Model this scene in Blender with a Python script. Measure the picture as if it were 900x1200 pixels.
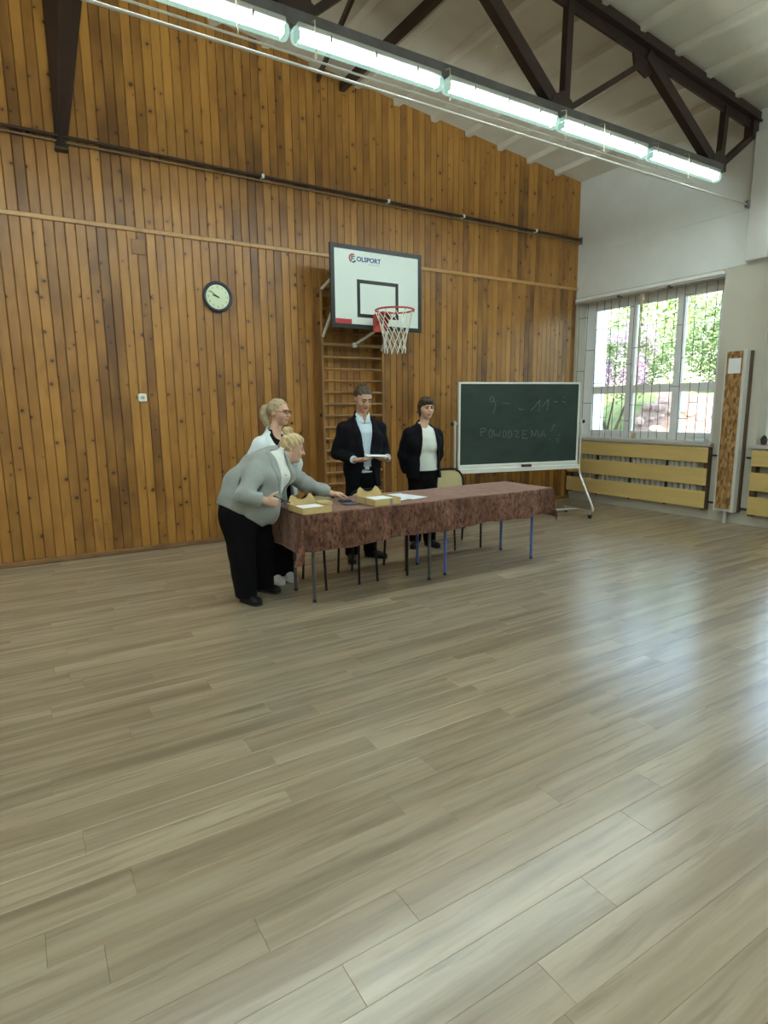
import bpy, bmesh, math, random
import numpy as np
from mathutils import Vector, Matrix

# ------------------------------------------------------------------ camera
scene = bpy.context.scene
COL = scene.collection
for o in list(bpy.data.objects): bpy.data.objects.remove(o)
random.seed(7); np.random.seed(7)
FPX = 699.4; CAMZ = 1.58
def cam_rot(yaw, pitch, roll):
    cy, sy, cp, sp = math.cos(yaw), math.sin(yaw), math.cos(pitch), math.sin(pitch)
    f = Vector((sy*cp, cy*cp, sp)); r = Vector((cy, -sy, 0)); u = r.cross(f)
    c, s = math.cos(roll), math.sin(roll)
    return c*r+s*u, -s*r+c*u, f
CR, CU, CF = cam_rot(math.radians(31.578), math.radians(-9.89), math.radians(-0.632))
cd = bpy.data.cameras.new('camera'); cam = bpy.data.objects.new('camera', cd); COL.objects.link(cam)
cd.sensor_fit = 'HORIZONTAL'; cd.sensor_width = 36; cd.lens = 36*FPX/900; cd.clip_start = .05; cd.clip_end = 300
M = Matrix((CR, CU, -CF)).transposed().to_4x4(); M.translation = Vector((0, 0, CAMZ)); cam.matrix_world = M
scene.camera = cam
def seen(p, margin=15):
    v = Vector(p)-Vector((0, 0, CAMZ)); d = v.dot(CF)
    if d < .15: return False
    x = 450+FPX*v.dot(CR)/d; y = 600-FPX*v.dot(CU)/d
    return -margin < x < 900+margin and -margin < y < 1200+margin

# ------------------------------------------------------------------ sky, sun, exposure
w = bpy.data.worlds.new('sky'); scene.world = w; w.use_nodes = True
nt = w.node_tree; nt.nodes.clear()
wo = nt.nodes.new('ShaderNodeOutputWorld'); bg = nt.nodes.new('ShaderNodeBackground')
sky = nt.nodes.new('ShaderNodeTexSky'); sky.sky_type = 'NISHITA'; sky.sun_disc = False
sky.sun_elevation = math.radians(52); sky.sun_rotation = math.radians(250); sky.air_density = 1.4; sky.dust_density = 2.5
bg.inputs['Strength'].default_value = 1.0
nt.links.new(sky.outputs[0], bg.inputs[0]); nt.links.new(bg.outputs[0], wo.inputs[0])
sl = bpy.data.lights.new('sun', 'SUN'); sl.energy = 3.0; sl.angle = math.radians(1.5); sl.color = (1, .95, .86)
sun = bpy.data.objects.new('sun', sl); COL.objects.link(sun)
sun.rotation_euler = Vector((-.62, -.42, .95)).to_track_quat('Z', 'Y').to_euler()
TUBE_STRENGTH = 60.0
scene.view_settings.view_transform = 'Standard'; scene.view_settings.look = 'None'
scene.view_settings.gamma = 1.0; scene.view_settings.use_curve_mapping = False
scene.view_settings.exposure = 0.78

# ------------------------------------------------------------------ helpers
def tag(o, label=None, cat=None, group=None, kind=None):
    if label: o['label'] = label
    if cat: o['category'] = cat
    if group: o['group'] = group
    if kind: o['kind'] = kind
    return o
def empty(name, loc, rz=0, label=None, cat=None, group=None, kind=None):
    o = bpy.data.objects.new(name, None); COL.objects.link(o); o.location = loc; o.rotation_euler = (0, 0, rz)
    o.empty_display_size = .05
    return tag(o, label, cat, group, kind)
class MB:
    def __init__(s): s.v = []; s.f = []; s.m = []
    def add(s, vs, fs, mi=0):
        n = len(s.v); s.v += [tuple(p) for p in vs]; s.f += [tuple(i+n for i in f) for f in fs]; s.m += [mi]*len(fs); return s
    def box(s, x0, x1, y0, y1, z0, z1, mi=0):
        vs = [(x, y, z) for x in (x0, x1) for y in (y0, y1) for z in (z0, z1)]
        return s.add(vs, [(0, 1, 3, 2), (4, 6, 7, 5), (0, 4, 5, 1), (2, 3, 7, 6), (0, 2, 6, 4), (1, 5, 7, 3)], mi)
    def cbox(s, x0, x1, y0, y1, z0, z1, c, mi=0):
        # box with every edge chamfered by c
        bm = bmesh.new(); bmesh.ops.create_cube(bm, size=1)
        for v in bm.verts:
            v.co = Vector((x0 if v.co.x < 0 else x1, y0 if v.co.y < 0 else y1, z0 if v.co.z < 0 else z1))
        bmesh.ops.bevel(bm, geom=bm.edges[:], offset=c, segments=1, affect='EDGES')
        bm.verts.index_update()
        s.add([v.co[:] for v in bm.verts], [[v.index for v in f.verts] for f in bm.faces], mi); bm.free(); return s
    def tube(s, path, r, n=8, closed=False, mi=0, cap=True):
        P = [Vector(p) for p in path]; m = len(P)
        rr = r if hasattr(r, '__len__') else [r]*m
        T = []
        for i in range(m):
            a = P[(i-1) % m] if (closed or i) else P[i]; b = P[(i+1) % m] if (closed or i < m-1) else P[i]
            T.append((b-a).normalized())
        up = Vector((0, 0, 1)) if abs(T[0].z) < .9 else Vector((1, 0, 0))
        N = (up-T[0]*up.dot(T[0])).normalized(); vs = []
        for i in range(m):
            N = N-T[i]*N.dot(T[i]); N = N.normalized() if N.length > 1e-6 else T[i].orthogonal().normalized()
            B = T[i].cross(N)
            for k in range(n):
                a = 2*math.pi*k/n; vs.append(P[i]+rr[i]*(math.cos(a)*N+math.sin(a)*B))
        fs = []
        for i in range(m if closed else m-1):
            j = (i+1) % m
            for k in range(n): fs.append((i*n+k, i*n+(k+1) % n, j*n+(k+1) % n, j*n+k))
        if not closed and cap: fs += [tuple(range(n))[::-1], tuple((m-1)*n+k for k in range(n))]
        return s.add(vs, fs, mi)
    def bar(s, a, b, w, h, up=(0, 0, 1), mi=0):
        a, b = Vector(a), Vector(b); t = (b-a).normalized(); u = Vector(up); u = (u-t*u.dot(t)).normalized(); r = t.cross(u)
        vs = [p+r*sx*w/2+u*sz*h/2 for p in (a, b) for sx in (-1, 1) for sz in (-1, 1)]
        return s.add(vs, [(0, 1, 3, 2), (4, 6, 7, 5), (0, 4, 5, 1), (2, 3, 7, 6), (0, 2, 6, 4), (1, 5, 7, 3)], mi)
    def prism(s, pts, d, mi=0):
        # pts: closed 3d polygon, extruded by vector d
        n = len(pts); d = Vector(d); vs = [Vector(p) for p in pts]+[Vector(p)+d for p in pts]
        fs = [tuple(range(n))[::-1], tuple(range(n, 2*n))]+[(i, (i+1) % n, n+(i+1) % n, n+i) for i in range(n)]
        return s.add(vs, fs, mi)
    def disc(s, c, ax, r, h, n=24, mi=0):
        c, ax = Vector(c), Vector(ax).normalized(); return s.tube([c, c+ax*h], r, n, mi=mi)
    def mesh(s, name, mats, smooth=False):
        me = bpy.data.meshes.new(name); me.from_pydata(s.v, [], s.f)
        for m in (mats if isinstance(mats, (list, tuple)) else [mats]): me.materials.append(m)
        if any(s.m): me.polygons.foreach_set('material_index', s.m)
        bm = bmesh.new(); bm.from_mesh(me); bmesh.ops.recalc_face_normals(bm, faces=bm.faces[:]); bm.to_mesh(me); bm.free()
        if smooth:
            me.polygons.foreach_set('use_smooth', [True]*len(me.polygons))
            try: me.set_sharp_from_angle(angle=math.radians(40))
            except Exception: pass
        me.update(); return me
    def build(s, name, mats, parent=None, smooth=False, loc=(0, 0, 0), **kw):
        return link(name, s.mesh(name, mats, smooth), parent, loc, **kw)
def link(name, me, parent=None, loc=(0, 0, 0), **kw):
    o = bpy.data.objects.new(name, me); COL.objects.link(o); o.location = loc; o.parent = parent
    return tag(o, **kw)
def copy_tree(o, parent=None):
    c = o.copy(); COL.objects.link(c); c.parent = parent
    for ch in [x for x in bpy.data.objects if x.parent == o]: copy_tree(ch, c)
    return c
def arc(c, r, a0, a1, n, u, v):
    c, u, v = Vector(c), Vector(u), Vector(v)
    return [c+r*(math.cos(a0+(a1-a0)*i/n)*u+math.sin(a0+(a1-a0)*i/n)*v) for i in range(n+1)]
def fillet(path, r, n=5):
    P = [Vector(p) for p in path]; out = [P[0]]
    for i in range(1, len(P)-1):
        a = (P[i-1]-P[i]); b = (P[i+1]-P[i]); k = min(r, a.length*.49, b.length*.49)
        p0 = P[i]+a.normalized()*k; p1 = P[i]+b.normalized()*k
        for j in range(n+1):
            t = j/n; out.append((1-t)**2*p0+2*t*(1-t)*P[i]+t*t*p1)
    return out+[P[-1]]

# ------------------------------------------------------------------ materials
def mat(name, col, rough=.6, metal=0, spec=.4, emit=None, es=0, sheen=0):
    m = bpy.data.materials.new(name); m.use_nodes = True; b = m.node_tree.nodes['Principled BSDF']
    b.inputs['Base Color'].default_value = (*col, 1); b.inputs['Roughness'].default_value = rough
    b.inputs['Metallic'].default_value = metal; b.inputs['Specular IOR Level'].default_value = spec
    if emit: b.inputs['Emission Color'].default_value = (*emit, 1); b.inputs['Emission Strength'].default_value = es
    if sheen: b.inputs['Sheen Weight'].default_value = sheen
    return m
class NT:
    def __init__(s, m): s.t = m.node_tree; s.b = s.t.nodes['Principled BSDF']
    def n(s, ty, **kw):
        x = s.t.nodes.new('ShaderNode'+ty)
        for k, v in kw.items():
            if k.startswith('i_'): x.inputs[k[2:].replace('_', ' ')].default_value = v
            else: setattr(x, k, v)
        return x
    def l(s, a, b): s.t.links.new(a, b)
    def math(s, op, a, b=None, c=None):
        x = s.n('Math', operation=op)
        for i, v in enumerate((a, b, c)):
            if v is None: continue
            if isinstance(v, (int, float)): x.inputs[i].default_value = v
            else: s.l(v, x.inputs[i])
        return x.outputs[0]
    def ramp(s, fac, stops):
        r = s.n('ValToRGB'); e = r.color_ramp.elements
        while len(e) < len(stops): e.new(.5)
        for el, (p, c) in zip(e, stops): el.position = p; el.color = (*c, 1) if len(c) == 3 else c
        s.l(fac, r.inputs[0]); return r.outputs[0]
    def mix(s, fac, a, b, mode='MIX'):
        x = s.n('Mix', data_type='RGBA', blend_type=mode)
        for v, i in ((fac, 0), (a, 6), (b, 7)):
            if isinstance(v, (int, float)): x.inputs[i].default_value = v
            elif isinstance(v, tuple): x.inputs[i].default_value = (*v, 1)
            else: s.l(v, x.inputs[i])
        return x.outputs[2]
    def noise(s, vec, scale, detail=4, rough=.5, dim='3D'):
        x = s.n('TexNoise', noise_dimensions=dim); x.inputs['Scale'].default_value = scale; x.inputs['Detail'].default_value = detail
        x.inputs['Roughness'].default_value = rough
        if vec is not None: s.l(vec, x.inputs['Vector'])
        return x.outputs['Fac']
    def mapping(s, vec, sc, off=None):
        x = s.n('Mapping'); s.l(vec, x.inputs[0]); x.inputs['Scale'].default_value = sc
        if off is not None:
            (s.l(off, x.inputs['Location']) if not isinstance(off, tuple) else setattr(x.inputs['Location'], 'default_value', off))
        return x.outputs[0]
    def bump(s, h, strength=.2, dist=.01):
        x = s.n('Bump'); x.inputs['Strength'].default_value = strength; x.inputs['Distance'].default_value = dist
        s.l(h, x.inputs['Height']); s.l(x.outputs[0], s.b.inputs['Normal'])
    def objvec(s): return s.n('TexCoord').outputs['Object']
    def rnd(s):
        a = s.n('ObjectInfo').outputs['Random']; b = s.n('NewGeometry').outputs['Random Per Island']
        return s.math('FRACT', s.math('ADD', a, s.math('MULTIPLY', b, 7.31)))
    def rndvec(s, r):
        x = s.n('CombineXYZ'); s.l(s.math('MULTIPLY', r, 61.7), x.inputs[0]); s.l(s.math('MULTIPLY', r, 37.3), x.inputs[1]); s.l(s.math('MULTIPLY', r, 91.1), x.inputs[2]); return x.outputs[0]
def noisy(name, c0, c1, scale=8, rough=.6, bump=0, bscale=60, spec=.4, stretch=(1, 1, 1), metal=0, sheen=0, detail=4):
    m = mat(name, c0, rough, metal, spec, sheen=sheen); t = NT(m); v = t.mapping(t.objvec(), stretch)
    t.l(t.ramp(t.noise(v, scale, detail), [(.3, c0), (.7, c1)]), t.b.inputs['Base Color'])
    if bump: t.bump(t.noise(v, bscale, 3), bump, .004)
    return m
def pine(name, stops, knots=True, rough=.38):
    # varnished pine, grain along local z, own tone for every board
    m = mat(name, (.3, .15, .05), rough, spec=.45); t = NT(m); r = t.rnd(); v = t.n('VectorMath', operation='ADD')
    t.l(t.objvec(), v.inputs[0]); t.l(t.rndvec(r), v.inputs[1]); v = v.outputs[0]
    base = t.ramp(r, stops)
    g = t.noise(t.mapping(v, (38, 38, 1.3)), 1.0, 5, .6)
    c = t.mix(t.math('MULTIPLY', g, .55), base, (.10, .042, .012))
    g2 = t.noise(t.mapping(v, (3, 3, 1.6)), 1.0, 3); c = t.mix(t.ramp(g2, [(.35, (0, 0, 0)), (.75, (.5, .5, .5))]), c, (.50, .245, .050))
    g3 = t.noise(t.mapping(v, (9, 9, 2.2)), 1.0, 3); c = t.mix(t.ramp(g3, [(.58, (0, 0, 0)), (.78, (.55, .55, .55))]), c, (.115, .048, .014))
    if knots:
        sx = t.n('SeparateXYZ'); t.l(v, sx.inputs[0]); cx = t.n('CombineXYZ'); t.l(sx.outputs[0], cx.inputs[0]); t.l(sx.outputs[2], cx.inputs[1])
        vo = t.n('TexVoronoi', voronoi_dimensions='2D'); vo.inputs['Scale'].default_value = 3.6
        nz = t.n('TexNoise'); nz.inputs['Scale'].default_value = 30
        t.l(v, nz.inputs['Vector']); wv = t.n('VectorMath', operation='MULTIPLY_ADD'); t.l(nz.outputs['Color'], wv.inputs[0]); wv.inputs[1].default_value = (.018, .018, 0); t.l(cx.outputs[0], wv.inputs[2])
        t.l(wv.outputs[0], vo.inputs['Vector'])
        d = t.math('MULTIPLY', vo.outputs['Distance'], 1/3.6)
        sz = t.n('SeparateColor'); t.l(vo.outputs['Color'], sz.inputs[0])
        rad = t.math('MULTIPLY_ADD', sz.outputs[0], .020, .006)
        k = t.math('SUBTRACT', 1.0, t.math('SMOOTH_MIN', t.math('DIVIDE', d, rad), 1.0, .2))
        k = t.math('MULTIPLY', t.math('MAXIMUM', k, 0.0), 2.2)
        halo = t.math('SUBTRACT', 1.0, t.math('MINIMUM', t.math('DIVIDE', d, t.math('MULTIPLY', rad, 3.2)), 1.0))
        c = t.mix(t.math('MULTIPLY', halo, .45), c, (.13, .05, .014))
        c = t.mix(t.math('MINIMUM', k, .95), c, (.022, .010, .005))
    t.l(c, t.b.inputs['Base Color']); t.bump(g, .08, .003); return m
PINE = [(0, (.075, .029, .006)), (.14, (.155, .064, .011)), (.4, (.265, .116, .020)), (.75, (.335, .152, .026)), (1, (.40, .192, .036))]
M_board = pine('varnished_pine_board', PINE)
M_trimwood = pine('pale_pine_moulding', [(0, (.50, .30, .12)), (1, (.56, .34, .14))], False)
M_ladder = pine('wall_bar_wood', [(0, (.17, .085, .030)), (1, (.22, .115, .042))], False, .45)
M_backing = mat('dark_groove_wood', (.045, .02, .008), .8)
M_base = noisy('baseboard_brown', (.17, .085, .035), (.24, .125, .05), 6, .5)
def laminate():
    m = mat('grey_oak_laminate', (.4, .36, .27), .28, spec=.9); t = NT(m); r = t.rnd(); v = t.n('VectorMath', operation='ADD')
    t.l(t.objvec(), v.inputs[0]); t.l(t.rndvec(r), v.inputs[1]); v = v.outputs[0]
    wn = t.n('TexNoise'); wn.inputs['Scale'].default_value = 2.2; wn.inputs['Detail'].default_value = 2; t.l(v, wn.inputs['Vector'])
    wv = t.n('VectorMath', operation='MULTIPLY_ADD'); t.l(wn.outputs['Color'], wv.inputs[0]); wv.inputs[1].default_value = (.0, .035, .0); t.l(v, wv.inputs[2]); w2 = wv.outputs[0]
    base = t.ramp(r, [(0, (.315, .250, .168)), (.5, (.375, .302, .205)), (1, (.430, .350, .242))])
    a = t.noise(t.mapping(w2, (.75, 13, 1)), 1.0, 3, .5)
    c = t.mix(t.ramp(a, [(.36, (0, 0, 0)), (.72, (.95, .95, .95))]), base, (.205, .158, .103))
    b2 = t.noise(t.mapping(w2, (.5, 10, 1)), 1.3, 3); c = t.mix(t.ramp(b2, [(.45, (0, 0, 0)), (.8, (.7, .7, .7))]), c, (.475, .415, .305))
    f = t.noise(t.mapping(w2, (4, 90, 1)), 1.0, 5, .65); c = t.mix(t.math('MULTIPLY', f, .42), c, (.19, .150, .10)); h_ = t.noise(t.mapping(w2, (2.4, 30, 1)), 1.0, 4, .6); c = t.mix(t.ramp(h_, [(.52, (0, 0, 0)), (.72, (.6, .6, .6))]), c, (.175, .133, .087))
    t.l(c, t.b.inputs['Base Color'])
    t.b.inputs['Roughness'].default_value = .25
    t.bump(f, .03, .001); return m
M_floor = laminate()
M_gap = mat('floor_underlay', (.10, .085, .06), .9)
M_white = noisy('white_paint', (.66, .69, .68), (.72, .74, .73), 3, .7, .05, 40)
M_beige = noisy('beige_paint', (.52, .50, .43), (.57, .55, .475), 3, .6, .05, 40)
M_ceil = noisy('ceiling_paint', (.60, .57, .50), (.68, .65, .585), 2.5, .8, .1, 30)
M_plain = noisy('dull_wall_paint', (.50, .44, .33), (.56, .5, .38), 2, .8)
M_steel = noisy('brown_painted_steel', (.028, .016, .013), (.04, .023, .018), 7, .45)
M_chord = noisy('lit_grey_steel', (.10, .10, .10), (.14, .14, .14), 7, .45)  # bottom chord: the lamps' light on the steel is put into this grey
M_pvc = mat('window_pvc', (.84, .87, .90), .35)
M_sill = noisy('sill_laminate', (.40, .38, .36), (.46, .43, .40), 5, .45)
M_birch = noisy('birch_plywood', (.56, .41, .155), (.62, .46, .185), 2.5, .5, stretch=(1, .5, 6))
M_darkwood = mat('dark_brown_batten', (.10, .06, .035), .6)
M_black = mat('black_plastic', (.012, .012, .014), .45)
M_blacksteel = mat('black_tube', (.006, .006, .007), .5, spec=.2)
M_chrome = mat('brushed_aluminium', (.62, .63, .63), .35, metal=.8)
M_alu = mat('aluminium_white', (.68, .70, .66), .4, metal=.15)
M_greyleg = mat('grey_enamel_leg', (.06, .06, .055), .45)
M_blueleg = mat('blue_enamel_leg', (.055, .11, .33), .4)
M_tabletop = noisy('table_laminate', (.55, .45, .3), (.6, .5, .34), 4, .5)
M_card = noisy('cardboard', (.50, .37, .16), (.56, .42, .19), 12, .75, stretch=(1, 6, 1))
M_paper = mat('white_paper', (.78, .82, .86), .7)
M_tape = mat('clear_tape', (.30, .29, .24), .35)
M_padtan = noisy('tan_upholstery', (.42, .36, .19), (.48, .41, .22), 60, .9, sheen=.2)

# ------------------------------------------------------------------ room shell
D = 7.1; WX = 8.15; LX = -7.35; FY = -8.0; RIDGE = .4
def zc(x): return 5.10+.105*(WX-x) if x >= RIDGE else 5.10+.105*(x-LX)
# floor: grey laminate planks laid parallel to the panelled wall
fl = MB().box(LX-.2, WX+.35, FY-.2, D+.2, -.2, -.012).build('floor', M_gap, label='grey oak laminate plank floor of the gym', cat='floor', kind='structure')
PW, PL, G = .147, 1.24, .0004
def plank_mb(mb, x0, x1, y0, y1):
    c = .0009
    vs = [(x0, y0, -.012), (x1, y0, -.012), (x1, y1, -.012), (x0, y1, -.012), (x0, y0, -c), (x1, y0, -c), (x1, y1, -c), (x0, y1, -c),
          (x0+c, y0+c, 0), (x1-c, y0+c, 0), (x1-c, y1-c, 0), (x0+c, y1-c, 0)]
    return mb.add(vs, [(0, 1, 5, 4), (1, 2, 6, 5), (2, 3, 7, 6), (3, 0, 4, 7), (4, 5, 9, 8), (5, 6, 10, 9), (6, 7, 11, 10), (7, 4, 8, 11), (8, 9, 10, 11)])
full = plank_mb(MB(), -PL/2+G, PL/2-G, -PW/2+G, PW/2-G).mesh('plank', M_floor)
known = {6: 1.135, 7: 1.495, 8: .655, 9: .93, 10: .495, 11: .08, 13: .2}
near = []; rest = MB()
r0 = int(math.floor((FY-.003)/PW))
for row in range(r0, int(D/PW)+1):
    y0, y1 = .003+row*PW, .003+(row+1)*PW
    y0 = max(y0, FY); y1 = min(y1, D-.004)
    if y1-y0 < .02: continue
    js = known.get(row, random.uniform(0, PL)); x = js-PL*math.ceil((js-LX)/PL)
    while x < WX:
        a, b = max(x, LX), min(x+PL, WX-.004); x += PL
        if b-a < .03: continue
        vis = any(seen((a+(b-a)*i/6, yy, 0), 5) for i in range(7) for yy in (y0, y1))
        if vis: near.append(((a+b)**2/4+(y0+y1)**2/4, a, b, y0, y1))
        else: plank_mb(rest, a+G, b-G, y0+G, y1-G)
near.sort()
for d, a, b, y0, y1 in near[300:]: plank_mb(rest, a+G, b-G, y0+G, y1-G)
for d, a, b, y0, y1 in near[:300]:
    c = ((a+b)/2, (y0+y1)/2, 0)
    if b-a > PL-.001 and y1-y0 > PW-.001: link('plank', full, fl, c)
    else: plank_mb(MB(), a-c[0]+G, b-c[0]-G, y0-c[1]+G, y1-c[1]-G).build('plank', M_floor, fl, loc=c)
rest.build('plank_field', M_floor, fl, kind='stuff')

# back wall: varnished pine boards in two tiers on a dark backing
TRIMZ = 3.465; BW = .0962
wb = MB().add([(LX-.2, D+.02, -.2), (WX+.3, D+.02, -.2), (WX+.3, D+.02, 5.33), (WX, D+.02, zc(WX)+.24), (RIDGE, D+.02, zc(RIDGE)+.24), (LX-.2, D+.02, 5.34),
               (LX-.2, D+.3, -.2), (WX+.3, D+.3, -.2), (WX+.3, D+.3, 5.33), (WX, D+.3, zc(WX)+.24), (RIDGE, D+.3, zc(RIDGE)+.24), (LX-.2, D+.3, 5.34)],
              [(0, 1, 2, 3, 4, 5), (11, 10, 9, 8, 7, 6)]+[(i, (i+1) % 6, 6+(i+1) % 6, 6+i) for i in range(6)]).build('wall_back', M_backing, label='tall gable wall clad in vertical varnished pine boards', cat='wall', kind='structure')
def board_mb(mb, x0, x1, z0, z1, zl=None):
    # z0..z1, top may slope (zl = height at x0)
    zl = z1 if zl is None else zl; c = .005; b = D+.019; f = D
    vs = [(x0, b, z0), (x1, b, z0), (x1, b, z1), (x0, b, zl), (x0, f+c, z0), (x1, f+c, z0), (x1, f+c, z1), (x0, f+c, zl), (x0+c, f, z0), (x1-c, f, z0), (x1-c, f, z1), (x0+c, f, zl)]
    return mb.add(vs, [(0, 1, 2, 3), (0, 4, 5, 1), (4, 8, 9, 5), (8, 11, 10, 9), (5, 9, 10, 6), (4, 7, 11, 8), (1, 5, 6, 2), (0, 3, 7, 4), (2, 6, 10, 11, 7, 3)])
lo = board_mb(MB(), -BW/2+.002, BW/2-.002, .02, TRIMZ-.005).mesh('board', M_board)
nb = int((WX+.75)/BW)
rb = MB()
for i in range(nb+1):
    x1 = WX-.002-i*BW; xc_ = x1-BW/2
    link('board', lo, wb, (xc_, 0, 0))
    board_mb(MB(), -BW/2+.002, BW/2-.002, TRIMZ+.005, zc(xc_)+.09).build('board', M_board, wb, loc=(xc_, 0, 0))
x1 = WX-.002-(nb+1)*BW
while x1 > LX+.1:
    board_mb(rb, x1-BW+.002, x1-.002, .02, TRIMZ-.005); board_mb(rb, x1-BW+.002, x1-.002, TRIMZ+.005, zc(x1-BW/2)+.05); x1 -= BW
rb.build('board_field', M_board, wb, kind='stuff')
MB().cbox(LX, WX-.003, D-.022, D-.0005, TRIMZ-.022, TRIMZ+.022, .006).build('trim_1', M_trimwood, label='pale pine moulding running across the panelled wall', cat='moulding', kind='structure')
MB().cbox(LX, WX-.003, D-.025, D-.0005, .001, .055, .008).build('baseboard_back', M_base, label='low brown baseboard along the foot of the panelled wall', cat='baseboard', kind='structure')

# right wall with window openings, left and front walls
WIN = [(4.65, 7.06), (1.66, 4.07), (-1.33, 1.08), (-4.32, -1.91), (-7.31, -4.90)]
ZS, ZL_, WO = 1.06, 3.24, 8.52
wr = MB()
wr.box(WX, WO, FY-.2, D+.3, -.2, ZS)
SPL = 3.33
wr.box(WX, WO, FY-.2, D+.3, ZL_, SPL)
ed = [FY-.2]+[v for a, b in reversed(WIN) for v in (a, b)]+[D+.3]
for a, b in zip(ed[::2], ed[1::2]): wr.box(WX, WO, a, b, ZS, ZL_)
wr.box(WX-.006, WO, FY-.2, D+.3, SPL, 5.14, 1)
wr.box(WX-.014, WX, FY, D-.001, 3.99, 5.12, 1)
wr.build('wall_right', [M_beige, M_white], label='plastered window wall, white above and beige below', cat='wall', kind='structure')
MB().box(LX-.25, LX, FY-.2, D+.3, -.2, 5.2).build('wall_left', M_plain, label='plain painted wall opposite the windows', cat='wall', kind='structure')
MB().add([(LX-.2, FY, -.2), (WX+.3, FY, -.2), (WX+.3, FY, 5.1), (RIDGE, FY, zc(RIDGE)+.1), (LX-.2, FY, 5.2), (LX-.2, FY-.2, -.2), (WX+.3, FY-.2, -.2), (WX+.3, FY-.2, 5.1), (RIDGE, FY-.2, zc(RIDGE)+.1), (LX-.2, FY-.2, 5.2)],
         [(4, 3, 2, 1, 0), (5, 6, 7, 8, 9)]+[(i, (i+1) % 5, 5+(i+1) % 5, 5+i) for i in range(5)]).build('wall_front', M_plain, label='plain painted end wall facing the panelled wall', cat='wall', kind='structure')
# pilaster that carries the truss
MB().cbox(WX-.09, WX-.0145, 4.10, 4.37, SPL+.02, 4.84, .006).build('trim_2', M_white, label='shallow white pilaster under the end of the roof truss', cat='pilaster', kind='structure')
# ribbed ceiling
prof = [(WX+.3, 5.10-.03)]
def ribs(xs):
    out = []
    for x in xs:
        s = 1 if x >= RIDGE else -1
        out += [(x+.11, zc(x+.11)), (x+.035, zc(x)-.062), (x-.035, zc(x)-.062), (x-.05, zc(x-.05))]
    return out
RX = [7.57-.59*i for i in range(25)]
prof = [(WX+.3, zc(WX)-.03)]+[q for q in ribs([x for x in RX if abs(x-RIDGE) > .12 and x > LX+.15])]+[(LX-.3, 5.07)]
ce = MB(); n = len(prof)
vs = [(x, y, z) for y in (FY-.2, D) for x, z in prof]; vs += [(x, y, z) for y in (FY-.2, D) for x, z in ((WX+.3, 5.3), (RIDGE, 6.15), (LX-.3, 5.3))]
fs = [(i, i+1, n+i+1, n+i) for i in range(n-1)]; t0 = 2*n
fs += [(t0, t0+1, t0+4, t0+3), (t0+1, t0+2, t0+5, t0+4), (0, n, t0+3, t0), (n-1, t0+2, t0+5, 2*n-1), tuple(range(n))+(t0+2, t0+1, t0), tuple(range(n, 2*n))+(t0+5, t0+4, t0+3)]
ce.add(vs, fs).build('ceiling', M_ceil, label='white sloping ceiling with parallel concrete ribs', cat='ceiling', kind='structure')
# solid roof slab so that no daylight leaks in along the edges
MB().prism([(WX+.6, FY-.3, 5.31), (RIDGE, FY-.3, 6.17), (LX-.6, FY-.3, 5.31), (LX-.6, FY-.3, 5.5), (RIDGE, FY-.3, 6.4), (WX+.6, FY-.3, 5.5)], (0, D+.75-FY, 0)).build('roof', M_plain, label='roof slab above the ribbed ceiling', cat='roof', kind='structure')

# ------------------------------------------------------------------ windows
def glass():
    m = bpy.data.materials.new('window_glass'); m.use_nodes = True; t = m.node_tree; t.nodes.clear()
    o = t.nodes.new('ShaderNodeOutputMaterial'); mx = t.nodes.new('ShaderNodeMixShader'); a = t.nodes.new('ShaderNodeBsdfTransparent'); b = t.nodes.new('ShaderNodeBsdfGlossy')
    fr = t.nodes.new('ShaderNodeFresnel'); fr.inputs[0].default_value = 1.45; b.inputs['Roughness'].default_value = .02; a.inputs[0].default_value = (.96, .98, .97, 1)
    t.links.new(fr.outputs[0], mx.inputs[0]); t.links.new(a.outputs[0], mx.inputs[1]); t.links.new(b.outputs[0], mx.inputs[2]); t.links.new(mx.outputs[0], o.inputs[0]); return m
M_glass = glass()
def window(idx, y0, y1):
    r = empty('window_%d' % idx, (8.36, y1, ZS), label=('white plastic six-pane window behind a wire ball net' if idx == 1 else 'white plastic window beyond the chipboard column, seen at its edge' if idx == 2 else '%s white plastic window along the window wall counted from the panelled wall' % ('third', 'fourth', 'fifth')[idx-3]), cat='window', kind='structure')
    # local: y runs from 0 (far jamb) to negative (near jamb), z from the sill
    W = y1-y0; H = ZL_-ZS
    fr = MB(); fr.box(0, .07, -.13, 0, 0, H); fr.box(0, .07, -W, -W+.09, 0, H); fr.box(0, .07, -W+.09, -.13, H-.10, H); fr.box(0, .07, -W+.09, -.13, 0, .09)
    fr.build('frame', M_pvc, r)
    cols = [(-.20, -.84), (-.97, -1.64), (-1.76, -W+.14)]
    for i in (0, 1):
        MB().cbox(-.012, .072, cols[i+1][0]+.03, cols[i][1]-.03, .02, H-.03, .008).build('mullion', M_pvc, r)
    for c0, c1 in cols:
        for z0, z1 in ((.12, .71), (.83, H-.14)):
            s = MB(); t = .06
            s.box(-.01, .05, c0, c0+t, z0-t, z1+t); s.box(-.01, .05, c1-t, c1, z0-t, z1+t); s.box(-.01, .05, c1, c0, z0-t, z0); s.box(-.01, .05, c1, c0, z1, z1+t)
            sa = s.build('sash', M_pvc, r)
            MB().box(.02, .026, c1, c0, z0, z1).build('pane', M_glass, sa)
            if z0 > .5 and c0 < -.5: MB().cbox(-.045, -.011, c0+.018, c0+.04, .98, 1.10, .006).build('handle', M_pvc, sa)
    MB().box(.0, .06, -W+.09, -.13, .755, .785).build('transom', M_pvc, r)
    MB().cbox(-.30, -.005, -W-.04, .03 if idx > 1 else -.004, -.055, -.002, .008).build('window_sill', M_sill, r)
    return r
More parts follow.
